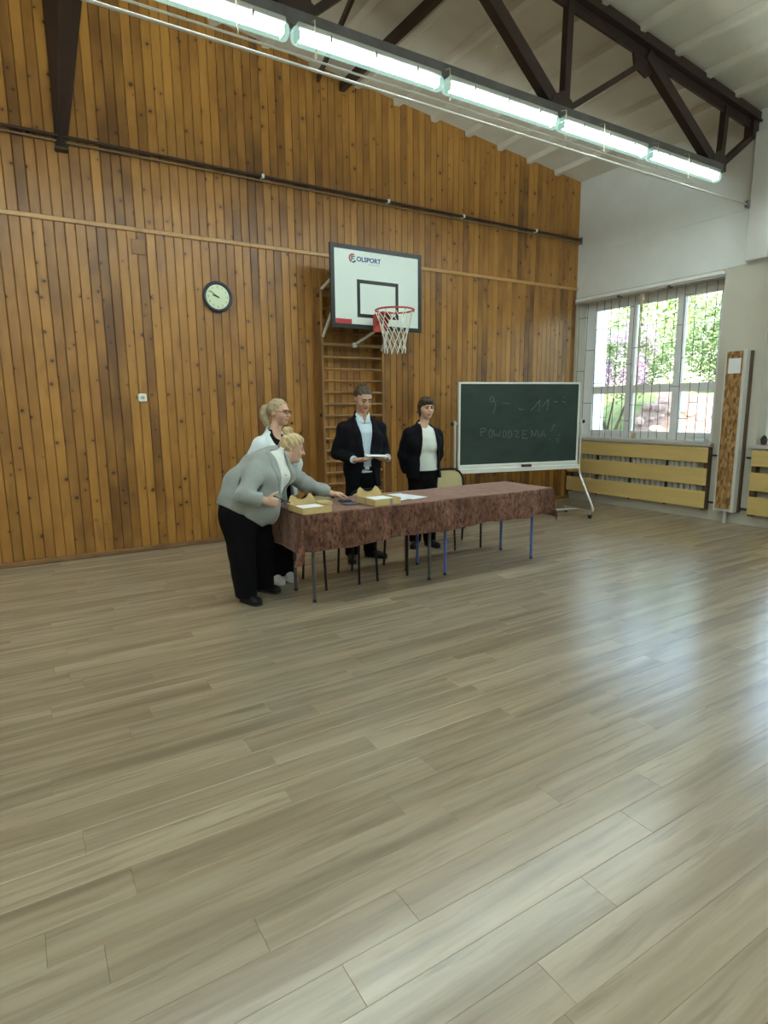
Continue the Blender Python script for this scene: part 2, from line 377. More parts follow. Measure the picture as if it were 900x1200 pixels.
for i, (a, b) in enumerate(WIN): window(i+1, a, b)
# curtain rail above the first window, and its short white end
r = empty('curtain_rail', (8.10, 4.64, 3.24), label='white curtain rail fixed above the netted window', cat='curtain rail')
MB().cbox(-.03, .035, 0, 2.42, .012, .055, .006).build('rail', M_pvc, r)
MB().cbox(-.035, .03, 0, 2.42, -.022, .008, .004).build('lower_track', M_sill, r)
for y in (.75, 1.58): MB().cbox(-.05, .03, y-.025, y+.025, -.04, -.006, .006).build('bracket', M_darkwood, r)
# ball net of thin cords with a bundled strip
M_cord = mat('net_cord', (.10, .10, .09), .8); M_strap = noisy('net_strap', (.38, .33, .22), (.5, .45, .32), 30, .8)
r = empty('ball_net', (8.08, 4.66, ZS+.02), label='thin cord ball net hanging in front of the window', cat='net')
ys = [6.98-4.66, 6.81-4.66, 6.62-4.66, 6.47-4.66, 6.35-4.66, 6.22-4.66, 6.06-4.66, 5.93-4.66, 5.71-4.66, 5.57-4.66, 5.43-4.66, 5.28-4.66, 5.14-4.66, 4.99-4.66, 4.85-4.66, 4.71-4.66]
rn = random.Random(3)
def cordx(y, z): return .006*math.sin(7*y+2*z)
for y in ys:
    MB().tube([(0, y+.012*math.sin(z*1.9+y*9), z) for z in np.linspace(.0, 2.112, 9)], .0044, 5).build('strand', M_cord, r)
for i in range(len(ys)-1):
    for z in np.arange(.25+.28*(i % 3)+rn.uniform(-.06, .06), 2.06, .84):
        f = lambda y: y+.012*math.sin(z*1.9+y*9)
        MB().tube([(0, f(ys[i]), z), (0, f(ys[i+1]), z+rn.uniform(-.012, .012))], .0044, 5).build('cross_cord', M_cord, r)
st = MB()
for k in range(3): st.tube([(-.01+.01*k, 1.155+.012*k+.01*math.sin(3*z+k*2), z) for z in np.linspace(.02, 2.11, 16)], .006, 6)
st.build('gathered_strap', M_strap, r)
MB().cbox(-.02, .02, 1.13, 1.20, .0, .09, .008).build('strap_end', M_strap, r)
MB().cbox(-.02, .02, 1.13, 1.20, 2.02, 2.112, .008).build('strap_end', M_strap, r)
r = MB().cbox(-.07, .07, -.12, .12, 0, .045, .006).build('folded_sheet', M_paper, loc=(8.22, 4.88, ZS+.0), label='white folded sheet lying on the sill of the netted window', cat='paper')
r = empty('flower_pot', (8.20, 4.00, ZS), label='small dark pot on the sill next to the chipboard column', cat='pot')
MB().tube([(0, 0, 0), (0, 0, .07), (0, 0, .075)], [.03, .042, .046], 14).build('pot', mat('dark_pot', (.07, .04, .05), .5), r)
MB().tube([(0, 0, .065), (0, 0, .09), (0, 0, .12)], [.03, .034, .01], 12).build('plant', mat('dark_leaf', (.03, .05, .02), .6), r)

# ------------------------------------------------------------------ radiator covers, chipboard column
M_rad = mat('radiator_enamel', (.62, .62, .56), .4)
def rad_cover(y0, y1, label):
    r = empty('radiator_cover', (8.02, y0, 0), label=label, cat='radiator cover', group='radiator covers under the windows')
    L = y1-y0
    for z0, z1 in ((.162, .398), (.478, .712), (.792, 1.0)):
        MB().cbox(0, .018, 0, L, z0, z1, .004).build('slat', M_birch, r)
        for y in (.07, L*.33, L*.66, L-.07):
            pass
    for y in (.25*L, .5*L, .75*L): MB().cbox(.0195, .045, y-.014, y+.014, .14, .995, .003).build('batten', M_black, r)
    for y in (.03, L-.03): MB().cbox(.0195, .12, y-.028, y+.028, .14, .995, .004).build('side_batten', M_darkwood, r)
    return r
def radiator(y0, y1, label):
    r = empty('radiator', (8.09, y0, 0), label=label, cat='radiator', group='radiators behind the covers')
    n = int((y1-y0)/.09)
    for i in range(n): MB().cbox(0, .05, i*.09, i*.09+.07, .24, .93, .012).build('section', M_rad, r)
    MB().tube([(.025, -.05, .30), (.025, n*.09+.04, .30)], .017, 8).build('lower_pipe', M_rad, r)
    MB().tube([(.025, -.05, .86), (.025, n*.09+.04, .86)], .017, 8).build('upper_pipe', M_rad, r)
    MB().disc((.025, -.06, .86), (0, -1, 0), .024, .05, 12).build('valve', M_black, r)
rad_cover(4.615, 7.05, 'birch slatted radiator cover under the netted window beside the blackboard')
radiator(4.80, 6.9, 'white radiator behind the birch slats under the netted window')
rad_cover(1.66, 4.045, 'birch slatted radiator cover beyond the chipboard column')
radiator(1.86, 3.85, 'white radiator behind the birch slats beyond the chipboard column')
def osb():
    m = mat('oriented_strand_board', (.4, .25, .1), .7); t = NT(m); v = t.objvec()
    vo = t.n('TexVoronoi'); vo.inputs['Scale'].default_value = 1; t.l(t.mapping(v, (30, 42, 17)), vo.inputs['Vector'])
    sc = t.n('SeparateColor'); t.l(vo.outputs['Color'], sc.inputs[0])
    c = t.ramp(sc.outputs[0], [(0, (.15, .070, .022)), (.35, (.29, .155, .05)), (.7, (.40, .235, .085)), (1, (.52, .34, .15))])
    t.l(t.mix(t.math('MULTIPLY', t.noise(v, 90, 3), .4), c, (.15, .075, .025)), t.b.inputs['Base Color']); t.bump(sc.outputs[0], .25, .003); return m
M_osb = osb(); M_strip = mat('grey_white_strip', (.58, .58, .54), .5)
r = empty('chipboard_column', (8.005, 4.33, 0), label='tall narrow chipboard box with white edges between the two windows', cat='column box')
MB().box(.01, .12, -.124, .12, .165, 2.25).build('body', M_strip, r)
MB().box(-.004, .0095, -.083, .123, .20, 2.25).build('chipboard_panel', M_osb, r)
MB().cbox(-.012, .0095, -.125, -.084, .16, 2.26, .004).build('edge_strip', M_strip, r)
MB().cbox(-.010, .0095, .124, .142, .16, 2.26, .004).build('edge_strip', M_strip, r)
MB().box(.085, .14, -.142, -.1245, .16, 2.25).build('side_strip', M_darkwood, r)
MB().box(-.007, -.0045, -.06, .095, 1.97, 2.16).build('notice_sheet', M_paper, r, label='blank white sheet')
MB().tube([(.06, .02, .0), (.06, .02, .17)], .03, 12).build('foot_pipe', M_chrome, r)
for k, (y, z) in enumerate(((4.55, .893), (4.56, .245), (4.10, .888), (4.12, .21))):
    MB().tube([(-.0, -.055, 0), (0, .055, 0)], .013, 8).build('heating_pipe', M_black, loc=(8.12, y, z), label='%s short black heating pipe stub %s' % (('upper', 'lower')[k % 2], 'between the netted window\'s birch cover and chipboard column' if k < 2 else 'beside the birch cover beyond the chipboard column'), cat='pipe', group='heating pipe stubs')

# ------------------------------------------------------------------ roof truss
def truss(y, label, group, lit=True):
    r = empty('roof_truss', (0, y, 0), label=label, cat='truss', group=group)
    TC = lambda x: zc(x)-.13
    for a, b in ((WX-.02, RIDGE), (RIDGE, LX+.02)):
        m = MB(); m.bar((a, 0, TC(a)), (b, 0, TC(b)), .17, .025, (0, 0, 1)); m.bar((a, 0, TC(a)-.05), (b, 0, TC(b)-.05), .03, .11); m.bar((a, 0, TC(a)+.055), (b, 0, TC(b)+.055), .13, .09)
        m.build('top_chord', M_steel, r)
    ZB = 4.31; NB = [7.36, 4.72, 2.03]; NB += [2*RIDGE-x for x in NB[::-1]]
    m = MB(); m.bar((7.42, 0, ZB), (-6.62, 0, ZB), .12, .10); m.bar((7.42, .03, ZB+.06), (-6.62, .03, ZB+.06), .03, .03)
    m.build('bottom_chord', M_chord, r)
    def mem(name, a, b, w, t=.07, parent=r): MB().bar(a, b, t, w, (0, 1, 0) if name == 'strut' else (0, 1, 0)).build(name, M_steel, parent)
    TN = [5.95, 3.32]; 
    for s in (0, 1):
        X = (lambda x: x) if s == 0 else (lambda x: 2*RIDGE-x)
        def D_(x0, z0, x1, z1, w, t, nm):
            m = MB(); a = Vector((X(x0), 0, z0)); b = Vector((X(x1), 0, z1)); m.bar(a, b, t, w, (0, 1, 0))
            m.build(nm, M_steel, r)
        D_(7.36, ZB, 5.95, TC(5.95)-.06, .09, .12, 'diagonal'); D_(4.72, ZB, 5.95, TC(5.95)-.12, .06, .055, 'diagonal')
        D_(4.72, ZB, 3.32, TC(3.32)-.06, .09, .12, 'diagonal'); D_(2.03, ZB, 3.32, TC(3.32)-.12, .06, .055, 'diagonal'); D_(2.03, ZB, .52, TC(.52)-.06, .09, .12, 'diagonal')
        D_(7.42, ZB, 7.46, TC(7.4)-.05, .07, .075, 'vertical'); D_(4.78, ZB, 4.80, TC(4.8)-.05, .07, .075, 'vertical'); D_(2.09, ZB, 2.11, TC(2.1)-.05, .07, .075, 'vertical')
        D_(7.36, ZB, 8.08, 4.82, .09, .06, 'end_brace'); D_(8.05, 4.78, 8.05, TC(8.05)-.02, .11, .12, 'end_post')
        for xg in TN:
            z = TC(xg); MB().prism([(X(xg-.22), -.012, z), (X(xg+.22), -.012, z), (X(xg+.2), -.012, z-.13), (X(xg+.02), -.012, z-.27), (X(xg-.17), -.012, z-.21)], (0, .024, 0)).build('gusset', M_steel, r)
        for xg in NB[:3]:
            MB().prism([(X(xg-.17), -.05, ZB-.02), (X(xg+.13), -.05, ZB-.02), (X(xg+.12), -.05, ZB+.12), (X(xg+.0), -.05, ZB+.19), (X(xg-.14), -.05, ZB+.12)], (0, .02, 0)).build('gusset', M_steel, r)
    return r
truss(4.42, 'dark brown steel roof truss with fluorescent lamps along its bottom chord', None)
truss(-.6, 'dark brown steel roof truss over the middle of the gym', None)
truss(-5.6, 'dark brown steel roof truss nearest the plain end wall', None)
# longitudinal roof braces meeting the panelled wall
m = MB().bar((3.82, D-.01, zc(3.82)-.13), (3.82, 4.56, zc(3.82)-.16), .07, .09); m.build('roof_brace', M_steel, label='straight brown steel brace running from the truss to the panelled wall', cat='brace')
m = MB().bar((3.50, D-.01, zc(3.5)-.15), (2.95, 4.56, zc(2.95)-.16), .03, .07); m.build('roof_brace', M_steel, label='thin slanting brown steel brace meeting the panelled wall under the ceiling', cat='brace')
# tapering steel bracket on the panelled wall
r = empty('wall_bracket', (.68, D-.03, 4.12), label='dark brown steel bracket widening upwards on the panelled wall', cat='bracket')
top = zc(.7)-4.12-.09
MB().add([(-.05, 0, 0), (.05, 0, 0), (.0, -.05, 0), (-.03, 0, top), (.36, 0, top), (.12, -.32, top)], [(0, 1, 2), (5, 4, 3), (0, 2, 5, 3), (2, 1, 4, 5), (1, 0, 3, 4)]).build('tapered_web', M_steel, r)
MB().cbox(-.06, .06, -.055, .025, -.03, .0, .006).build('foot_plate', M_steel, r)

# ------------------------------------------------------------------ fluorescent lamps
def diffuser():
    m = bpy.data.materials.new('clear_diffuser'); m.use_nodes = True; t = m.node_tree; t.nodes.clear()
    o = t.nodes.new('ShaderNodeOutputMaterial'); mx = t.nodes.new('ShaderNodeMixShader'); a = t.nodes.new('ShaderNodeBsdfTransparent'); b = t.nodes.new('ShaderNodeEmission'); ad = t.nodes.new('ShaderNodeAddShader'); g = t.nodes.new('ShaderNodeBsdfGlossy')
    b.inputs[0].default_value = (.62, 1.0, .86, 1); b.inputs[1].default_value = .6; mx.inputs[0].default_value = .35; a.inputs[0].default_value = (.92, 1, .96, 1)
    t.links.new(a.outputs[0], mx.inputs[1]); t.links.new(b.outputs[0], mx.inputs[2]); t.links.new(mx.outputs[0], o.inputs[0]); return m
M_diff = diffuser(); M_tube = mat('lit_tube', (.9, .95, 1), .5, emit=(.92, .97, .96), es=TUBE_STRENGTH)
M_house = mat('lamp_housing', (.42, .44, .43), .5); M_clip = mat('steel_clip', (.25, .25, .24), .4, metal=.6)
LAMPL = 1.315
lamp = empty('fluorescent_lamp', (0, 0, 0), label='lit fluorescent strip lamp in the row under the near roof truss', cat='lamp', group='fluorescent lamps on the truss')
MB().cbox(.03, LAMPL-.03, -.05, .05, -.015, .03, .008).build('housing', M_house, lamp)
d = MB(); path = [(x, 0, -.045) for x in (.0, .012, .03, LAMPL-.03, LAMPL-.012, LAMPL)]; d.tube(path, [.03, .052, .06, .06, .052, .03], 14); d.build('diffuser', M_diff, lamp, True)
MB().tube([(.06, -.018, -.05), (LAMPL-.06, -.018, -.05)], .016, 10).build('tube', M_tube, lamp, True)
MB().tube([(.06, .022, -.05), (LAMPL-.06, .022, -.05)], .016, 10).build('tube', M_tube, lamp, True)
for x in (.03, LAMPL-.05): MB().cbox(x, x+.02, -.04, .04, -.08, -.018, .006).build('lamp_holder', M_house, lamp)
for x in (.28, .66, 1.04): MB().cbox(x-.008, x+.008, -.066, -.058, -.05, .0, .002).build('clip', M_clip, lamp)
LX0 = 7.335
ORD = 'first second third fourth fifth sixth seventh eighth ninth tenth'.split()
first = True
for k, y in enumerate((4.40, -.62, -5.62)):  # rows after the first are out of view, added as fill light
    for i in range(10):
        o = lamp if first else copy_tree(lamp); first = False
        o.location = (LX0-(i+1)*1.345, y-.05, 4.228)
        o['label'] = '%s lit fluorescent lamp from the window wall under the truss %s' % (ORD[i], ('nearest the panelled wall', 'over mid gym, added unseen as fill', 'nearest the plain end wall, added unseen as fill')[k])
        o['group'] = 'fluorescent lamps under the trusses'
# two conduits under the lamps
M_cond = mat('pale_conduit', (.52, .52, .48), .4)
r = empty('cable_conduit', (0, 4.30, 3.97), label='pale steel pipe strung below the lamps to a hook on the window wall', cat='conduit')
MB().tube([(-6.5, 0, 0), (6.9, 0, 0), (8.04, .09, .05)], .011, 8).build('pipe', M_cond, r)
MB().cbox(8.03, 8.13, .06, .12, .02, .10, .008).build('hook_plate', M_clip, r)
r = empty('cable_conduit', (0, 4.27, 4.03), label='thin pale cable tube directly under the lamp row with wire ties', cat='conduit')
MB().tube([(-6.5, 0, 0), (6.7, 0, -.02)], .008, 8).build('pipe', M_cond, r)
for x in (1.53, 3.30, 2.1, 4.66, 5.2, 6.05, 6.6):
    MB().tube([(x, 0, 0), (x, 0, .14), (x, .004, .25), (x+.01, .078, .272)], .004, 5).build('wire_tie', M_strap, r)

# ------------------------------------------------------------------ things on the panelled wall
r = empty('cable_rail', (LX, 7.045, 4.20), label='dark steel rail with white clamps running along the upper panelled wall', cat='rail')
L = WX-LX
MB().tube([(.1, 0, .022), (L-.005, 0, .022)], .016, 8).build('upper_pipe', M_steel, r)
MB().tube([(.1, .015, -.022), (L-.005, .015, -.022)], .009, 8).build('lower_pipe', mat('bare_pipe', (.22, .17, .12), .4), r)
for x in (2.74, 4.45, 5.7, 7.12): MB().cbox(x-LX-.016, x-LX+.016, -.024, .05, .0, .045, .005).build('clamp', M_pvc, r)
MB().cbox(L-.03, L-.006, -.03, .04, -.05, .06, .004).build('end_plate', M_clip, r)
MB().cbox(-.07, .07, -.012, -.0005, -.075, .075, .003).build('wooden_patch', M_ladder, loc=(1.33, D, 3.295), label='small square wooden patch below the moulding on the panelled wall', cat='patch')
def text_mb(txt, size, depth=.001, bold=0):
    cu = bpy.data.curves.new('lettering', 'FONT'); cu.body = txt; cu.size = size; cu.align_x = 'CENTER'; cu.align_y = 'CENTER'; cu.extrude = depth; cu.offset = bold
    o = bpy.data.objects.new('lettering', cu); COL.objects.link(o); dg = bpy.context.evaluated_depsgraph_get(); me = bpy.data.meshes.new_from_object(o.evaluated_get(dg)); bpy.data.objects.remove(o)
    return me
def text(txt, size, m, parent, loc, depth=.001, name='lettering', xs=1.0, bold=0):
    me = text_mb(txt, size, depth, bold); me.materials.clear(); me.materials.append(m)
    # stand the lettering up, facing -y
    for v in me.vertices: v.co = Vector((v.co.x*xs, -v.co.z, v.co.y))
    me.name = name; return link(name, me, parent, loc)
# clock
M_navy = mat('navy_rim', (.018, .022, .045), .3); M_dial = mat('pale_green_dial', (.62, .72, .52), .5); M_num = mat('dial_numerals', (.13, .20, .13), .6)
r = empty('wall_clock', (2.145, D-.002, 2.85), label='round wall clock with dark blue rim and pale dial', cat='clock')
MB().tube([(0, -.001, 0), (0, -.030, 0)], .155, 40).build('case', M_navy, r, True)
MB().tube([(.1525*math.cos(a), -.032, .1525*math.sin(a)) for a in np.linspace(0, 2*math.pi, 48, endpoint=False)], .019, 10, True).build('rim', M_navy, r, True)
MB().tube([(0, -.0305, 0), (0, -.033, 0)], .138, 40).build('dial', M_dial, r)
for k in range(1, 13):
    a = math.radians(90-30*k); text(str(k), .034, M_num, r, (.108*math.cos(a), -.0345, .108*math.sin(a)), .0006, 'numeral')
def hand(ang, ln, wd, y):
    a = math.radians(90-ang); d = Vector((math.cos(a), 0, math.sin(a))); MB().bar(Vector((0, y, 0))-d*.02, Vector((0, y, 0))+d*ln, .002, wd, d.cross(Vector((0, 1, 0)))).build('clock_hand', M_black, r)
hand(287, .062, .012, -.038); hand(306, .098, .008, -.041)
MB().disc((0, -.036, 0), (0, -1, 0), .008, .008, 12).build('hub', M_black, r)
# bell button
r = empty('wall_switch', (1.25, D-.0005, 1.72), label='white square push button on the panelled wall', cat='switch')
MB().cbox(-.045, .045, -.03, 0, -.045, .045, .012).build('plate', mat('white_plastic', (.74, .76, .72), .35), r)
MB().cbox(-.022, .022, -.036, -.0302, -.02, .02, .003).build('button', mat('grey_button', (.5, .52, .52), .4), r)
text('n', .05, mat('button_mark', (.04, .07, .13), .5), r, (.002, -.0372, .003), .0006, 'bell_mark')

# ------------------------------------------------------------------ wall bars
r = empty('wall_bars', (3.355, D-.001, 0), label='wooden wall bars fixed under the basketball backboard', cat='wall bars')
for x in (0, .885):
    MB().cbox(x, x+.034, -.20, -.0, .03, 3.06, .006).build('upright', M_ladder, r)
rung = []
for i in range(20):
    z = 2.95-.1465*i
    a = [(x, -.165, z) for x in (.034, .885)]
    MB().tube(a, .017, 8).build('rung', M_ladder, r, True)
for z in (.4, 1.5, 2.62, 2.95): MB().cbox(-.010, -.0005, -.19, -.12, z-.022, z+.022, .003).build('fixing_plate', M_black, r)

# ------------------------------------------------------------------ basketball hoop
BY = D-.55
r = empty('basketball_hoop', (3.975, D-.22, 2.5), label='white basketball backboard with red rim and net above the wall bars', cat='basketball hoop')
M_bb = mat('backboard_white', (.58, .66, .63), .35); M_bbblack = mat('backboard_black', (.012, .016, .018), .4); M_red = mat('rim_red', (.42, .05, .035), .4); M_redpad = mat('red_sticker', (.38, .028, .03), .5)
yb = BY-(D-.22); X0, X1, Z0, Z1 = -.645, .645, .03, .975
bb = MB().cbox(X0+.004, X1-.004, yb, yb+.02, Z0+.004, Z1-.004, .003).build('backboard', M_bb, r)
fr = MB(); t = .05
fr.box(X0, X0+t, yb-.006, yb+.026, Z0, Z1); fr.box(X1-t, X1, yb-.006, yb+.026, Z0, Z1); fr.box(X0+t, X1-t, yb-.006, yb+.026, Z0, Z0+t); fr.box(X0+t, X1-t, yb-.006, yb+.026, Z1-t, Z1)
fr.build('border', M_bbblack, bb)
sq = MB(); a0, a1, c0, c1, t = -.295, .295, .165, .60, .042
sq.box(a0, a0+t, yb-.003, yb-.0005, c0, c1); sq.box(a1-t, a1, yb-.003, yb-.0005, c0, c1); sq.box(a0+t, a1-t, yb-.003, yb-.0005, c0, c0+t); sq.box(a0+t, a1-t, yb-.003, yb-.0005, c1-t, c1)
sq.build('target_square', M_bbblack, bb)
MB().box(X0+.055, X0+.27, yb-.004, yb-.0005, Z0+.052, Z0+.105).build('red_sticker', M_redpad, bb)
M_blue = mat('logo_blue', (.02, .05, .22), .5); M_lred = mat('logo_red', (.36, .03, .05), .5); M_lgrey = mat('logo_grey', (.03, .035, .06), .5)
text('OLSPORT', .074, M_blue, bb, (-.125, yb-.0015, .828), .0008, 'logo_lettering', 1.05, .0022)
MB().box(-.13, .02, yb-.0015, yb-.0005, .779, .785).build('logo_underline', mat('logo_small', (.28, .36, .44), .5), bb)
lg = MB()
def ring(mb, cx, cz, r0, r1, b0, b1, mi):
    n = 16; vs = []; fs = []
    for i in range(n+1):
        a = math.radians(b0+(b1-b0)*i/n)
        for rr in (r0, r1):
            for y in (yb-.0025, yb-.0005): vs.append((cx+rr*math.cos(a), y, cz+rr*math.sin(a)))
    for i in range(n): q = 4*i; fs += [(q, q+4, q+6, q+2), (q+1, q+3, q+7, q+5), (q, q+1, q+5, q+4), (q+2, q+6, q+7, q+3)]
    mb.add(vs, fs, mi)
ring(lg, -.347, .832, .034, .052, 60, 250, 0); ring(lg, -.347, .832, .034, .052, 265, 330, 1)
lg.box(-.367, -.354, yb-.0025, yb-.0005, .806, .858, 1); lg.box(-.354, -.318, yb-.0025, yb-.0005, .847, .858, 1); lg.box(-.354, -.324, yb-.0025, yb-.0005, .824, .834, 1)
lg.build('logo_emblem', [M_lred, M_lgrey], bb)
# rim
RZ = .215; RY = yb-.15-.225
pl = MB().cbox(-.085, .085, yb-.03, yb-.007, .0, .20, .006).build('rim_plate', M_red, r)
MB().prism([(-.075, yb-.03, .18), (-.06, yb-.20, RZ-.01), (.06, yb-.20, RZ-.01), (.075, yb-.03, .18)], (0, 0, .018)).build('rim_arm', M_red, pl)
for x in (-.08, .075): MB().prism([(x, yb-.03, .02), (x, yb-.17, RZ-.02), (x, yb-.03, RZ)], (.006, 0, 0)).build('side_gusset', M_red, pl)
rim = MB().tube([(.228*math.cos(a), RY+.228*math.sin(a), RZ) for a in np.linspace(0, 2*math.pi, 40, endpoint=False)], .0105, 8, True).build('rim', M_red, r, True)
hk = MB()
for k in range(12):
    a = 2*math.pi*k/12; hk.tube([(.226*math.cos(a), RY+.226*math.sin(a), RZ-.006), (.226*math.cos(a), RY+.226*math.sin(a), RZ-.03)], .004, 5)
hk.build('net_hooks', M_red, rim)
# diamond net of crossing cords
M_net = mat('net_cord_white', (.72, .70, .62), .8)
def nr(t): return .222*(1-t)**1.6+.115*(1-(1-t)**1.6)+(.012 if t > .85 else 0)
net = empty('net', (0, 0, 0)); net.parent = r
bpy.data.objects.remove(net); nm = MB()
for k in range(12):
    for s in (-1, 1):
        p = []
        for i in range(19):
            t = i/18; a = 2*math.pi*k/12+s*t*2*math.pi/12*2.6; q = nr(t); p.append((q*math.cos(a), RY+q*math.sin(a), RZ-.03-.46*t))
        nm.tube(p, .0045, 5, cap=False)
net = nm.build('net', M_net, r)
# brackets to the wall bars (struts end on the rungs)
M_arm = mat('white_enamel_strut', (.62, .62, .58), .4)
for a, b in (((X0+.06, yb+.03, .30), (-.60, .0, -.04)), ((.02, yb+.03, .05), (-.17, .0, -.13)), ((.20, yb+.03, .14), (.24, -.0, -.18)), ((X0+.06, yb+.03, .62), (-.60, .0, .52)), ((.30, yb+.03, .85), (.24, .0, .52))):
    MB().tube([a, b], .017, 8).build('strut', M_arm, r, True)
MB().cbox(-.62, .29, .0, .03, -.15, -.11, .004).build('mount_bar', M_ladder, r)
MB().cbox(-.62, .29, .0, .03, .50, .54, .004).build('mount_bar', M_ladder, r)
MB().cbox(-.2, -.14, -.03, .0, -.16, -.10, .006).build('clamp', M_arm, r)

# ------------------------------------------------------------------ blackboard on a wheeled stand
def slate():
    m = mat('green_slate', (.018, .034, .028), .55, spec=.35); t = NT(m); v = t.objvec()
    a = t.noise(t.mapping(v, (1.2, 1, 2.2)), 2.0, 5, .6); c = t.ramp(a, [(.3, (.013, .026, .022)), (.75, (.026, .046, .040))])
    t.l(c, t.b.inputs['Base Color']); return m
r = empty('blackboard', (5.96, 6.087, 0), math.radians(-14), label='green chalkboard in an aluminium frame on a wheeled tubular stand', cat='blackboard')
BX, BZ0, BZ1 = .935, .775, 1.905
bd = MB().box(-BX+.015, BX-.015, -.012, .012, BZ0+.015, BZ1-.015).build('slate', slate(), r)
f = MB(); t = .026
f.cbox(-BX, -BX+t, -.02, .02, BZ0, BZ1, .004); f.cbox(BX-t, BX, -.02, .02, BZ0, BZ1, .004); f.cbox(-BX+t, BX-t, -.02, .02, BZ0, BZ0+t+.008, .004); f.cbox(-BX+t, BX-t, -.02, .02, BZ1-t, BZ1, .004)
f.build('frame', M_alu, bd)
tr = MB(); tr.cbox(-BX, BX, -.09, -.022, BZ0-.032, BZ0-.022, .002); tr.cbox(-BX, BX, -.09, -.082, BZ0-.075, BZ0-.021, .002); tr.cbox(-BX, BX, -.028, -.022, BZ0-.032, BZ0-.001, .002)
tr.build('chalk_tray', M_alu, r)
for s in (-1, 1):
    x = s*(BX+.045)
    p = fillet([(x, 0, 1.40), (x, 0, .64), (x, -.40, .105), (x, .32, .085)], .10, 6)
    MB().tube(p, .0165, 10).build('stand_tube', M_chrome, r, True)
    MB().tube([(s*(BX), 0, 1.36), (s*(BX+.075), 0, 1.36)], .009, 8).build('pivot_bolt', M_chrome, r)
    MB().tube([(s*(BX+.065), 0, 1.36), (s*(BX+.075), 0, 1.36), (s*(BX+.095), 0, 1.36), (s*(BX+.10), 0, 1.36)], [.014, .024, .024, .014], 12).build('knob', M_black, r, True)
    for y in (-.30, .27):
        c = MB(); c.disc((x-.012, y, .031), (1, 0, 0), .03, .024, 14, 0); c.tube([(x, y, .05), (x, y, .085)], .009, 8, mi=1)
        c.build('caster', [M_black, M_chrome], r)
MB().tube([(-BX-.045, .02, .095), (BX+.045, .02, .095)], .0165, 10).build('cross_tube', M_chrome, r)
STROKES = [[(0.27,0.221),(0.253,0.236),(0.244,0.205),(0.253,0.168),(0.27,0.166),(0.277,0.193),(0.273,0.229)],[(0.275,0.19),(0.284,0.237),(0.292,0.269),(0.286,0.317),(0.27,0.371)],[(0.341,0.249),(0.372,0.245),(0.405,0.251)],[(0.482,0.315),(0.5,0.325),(0.522,0.325)],[(0.583,0.337),(0.61,0.297),(0.658,0.205)],[(0.658,0.205),(0.654,0.267),(0.647,0.347)],[(0.674,0.297),(0.704,0.244),(0.73,0.201)],[(0.73,0.201),(0.725,0.286),(0.717,0.342)],[(0.775,0.236),(0.808,0.233)],[(0.841,0.228),(0.877,0.246)],[(0.858,0.179),(0.874,0.185)],[(0.167,0.551),(0.187,0.541),(0.207,0.537)],[(0.176,0.58),(0.196,0.584),(0.211,0.574)],[(0.182,0.627),(0.193,0.624)],[(0.174,0.548),(0.181,0.63)],[(0.207,0.537),(0.218,0.555),(0.211,0.574)],[(0.253,0.552),(0.24,0.591),(0.248,0.647),(0.264,0.651),(0.272,0.609),(0.264,0.561),(0.253,0.552)],[(0.281,0.562),(0.288,0.649),(0.305,0.603),(0.321,0.659),(0.332,0.572)],[(0.363,0.574),(0.352,0.613),(0.36,0.657),(0.376,0.654),(0.385,0.61),(0.376,0.575),(0.363,0.574)],[(0.402,0.568),(0.402,0.664)],[(0.399,0.571),(0.424,0.585),(0.431,0.623),(0.421,0.657),(0.402,0.664)],[(0.446,0.579),(0.486,0.584),(0.451,0.656),(0.497,0.654)],[(0.519,0.575),(0.519,0.671)],[(0.519,0.578),(0.555,0.58)],[(0.519,0.623),(0.55,0.625)],[(0.519,0.671),(0.563,0.674)],[(0.591,0.668),(0.592,0.571),(0.621,0.661),(0.636,0.573)],[(0.651,0.582),(0.651,0.668)],[(0.669,0.669),(0.691,0.576),(0.713,0.669)],[(0.676,0.637),(0.706,0.636)],[(0.743,0.702),(0.75,0.699)],[(0.781,0.516),(0.764,0.589),(0.757,0.597)],[(0.781,0.516),(0.801,0.526)],[(0.841,0.642),(0.819,0.657)],[(0.808,0.686),(0.814,0.714),(0.834,0.732)],[(0.823,0.682),(0.838,0.69)]]
def chalkmat():
    m = mat('chalk', (.30, .35, .33), .9, spec=.1); t = NT(m); a = t.noise(t.objvec(), 240, 3, .7)
    t.l(t.ramp(a, [(.44, (.035, .055, .048)), (.66, (.30, .35, .34))]), t.b.inputs['Base Color']); return m
M_chalk = chalkmat()
for s in STROKES:
    P = [(-BX+2*BX*u, -.0132, BZ1-(BZ1-BZ0)*v) for u, v in s]
    if len(P) > 2: P = fillet(P, .03, 3)
    ch = MB()
    for a, b in zip(P[:-1], P[1:]): ch.bar(a, b, .0012, .0085, Vector((0, 1, 0)).cross(Vector(b)-Vector(a)))
    ch.build('chalk_stroke', M_chalk, bd)
# eraser in the tray
q = Matrix.Rotation(math.radians(-14), 4, 'Z') @ Vector((.085, -.055, 0))
e = empty('chalk_eraser', (5.96+q.x, 6.087+q.y, BZ0-.0215), math.radians(-14), label='dark felt eraser lying in the chalk tray', cat='eraser')
MB().cbox(-.07, .07, -.024, .024, 0, .022, .004).build('felt', mat('eraser_felt', (.05, .03, .035), .95), e)
MB().cbox(-.068, .068, -.022, .022, .0222, .036, .004).build('grip', mat('eraser_grip', (.09, .05, .04), .5), e)

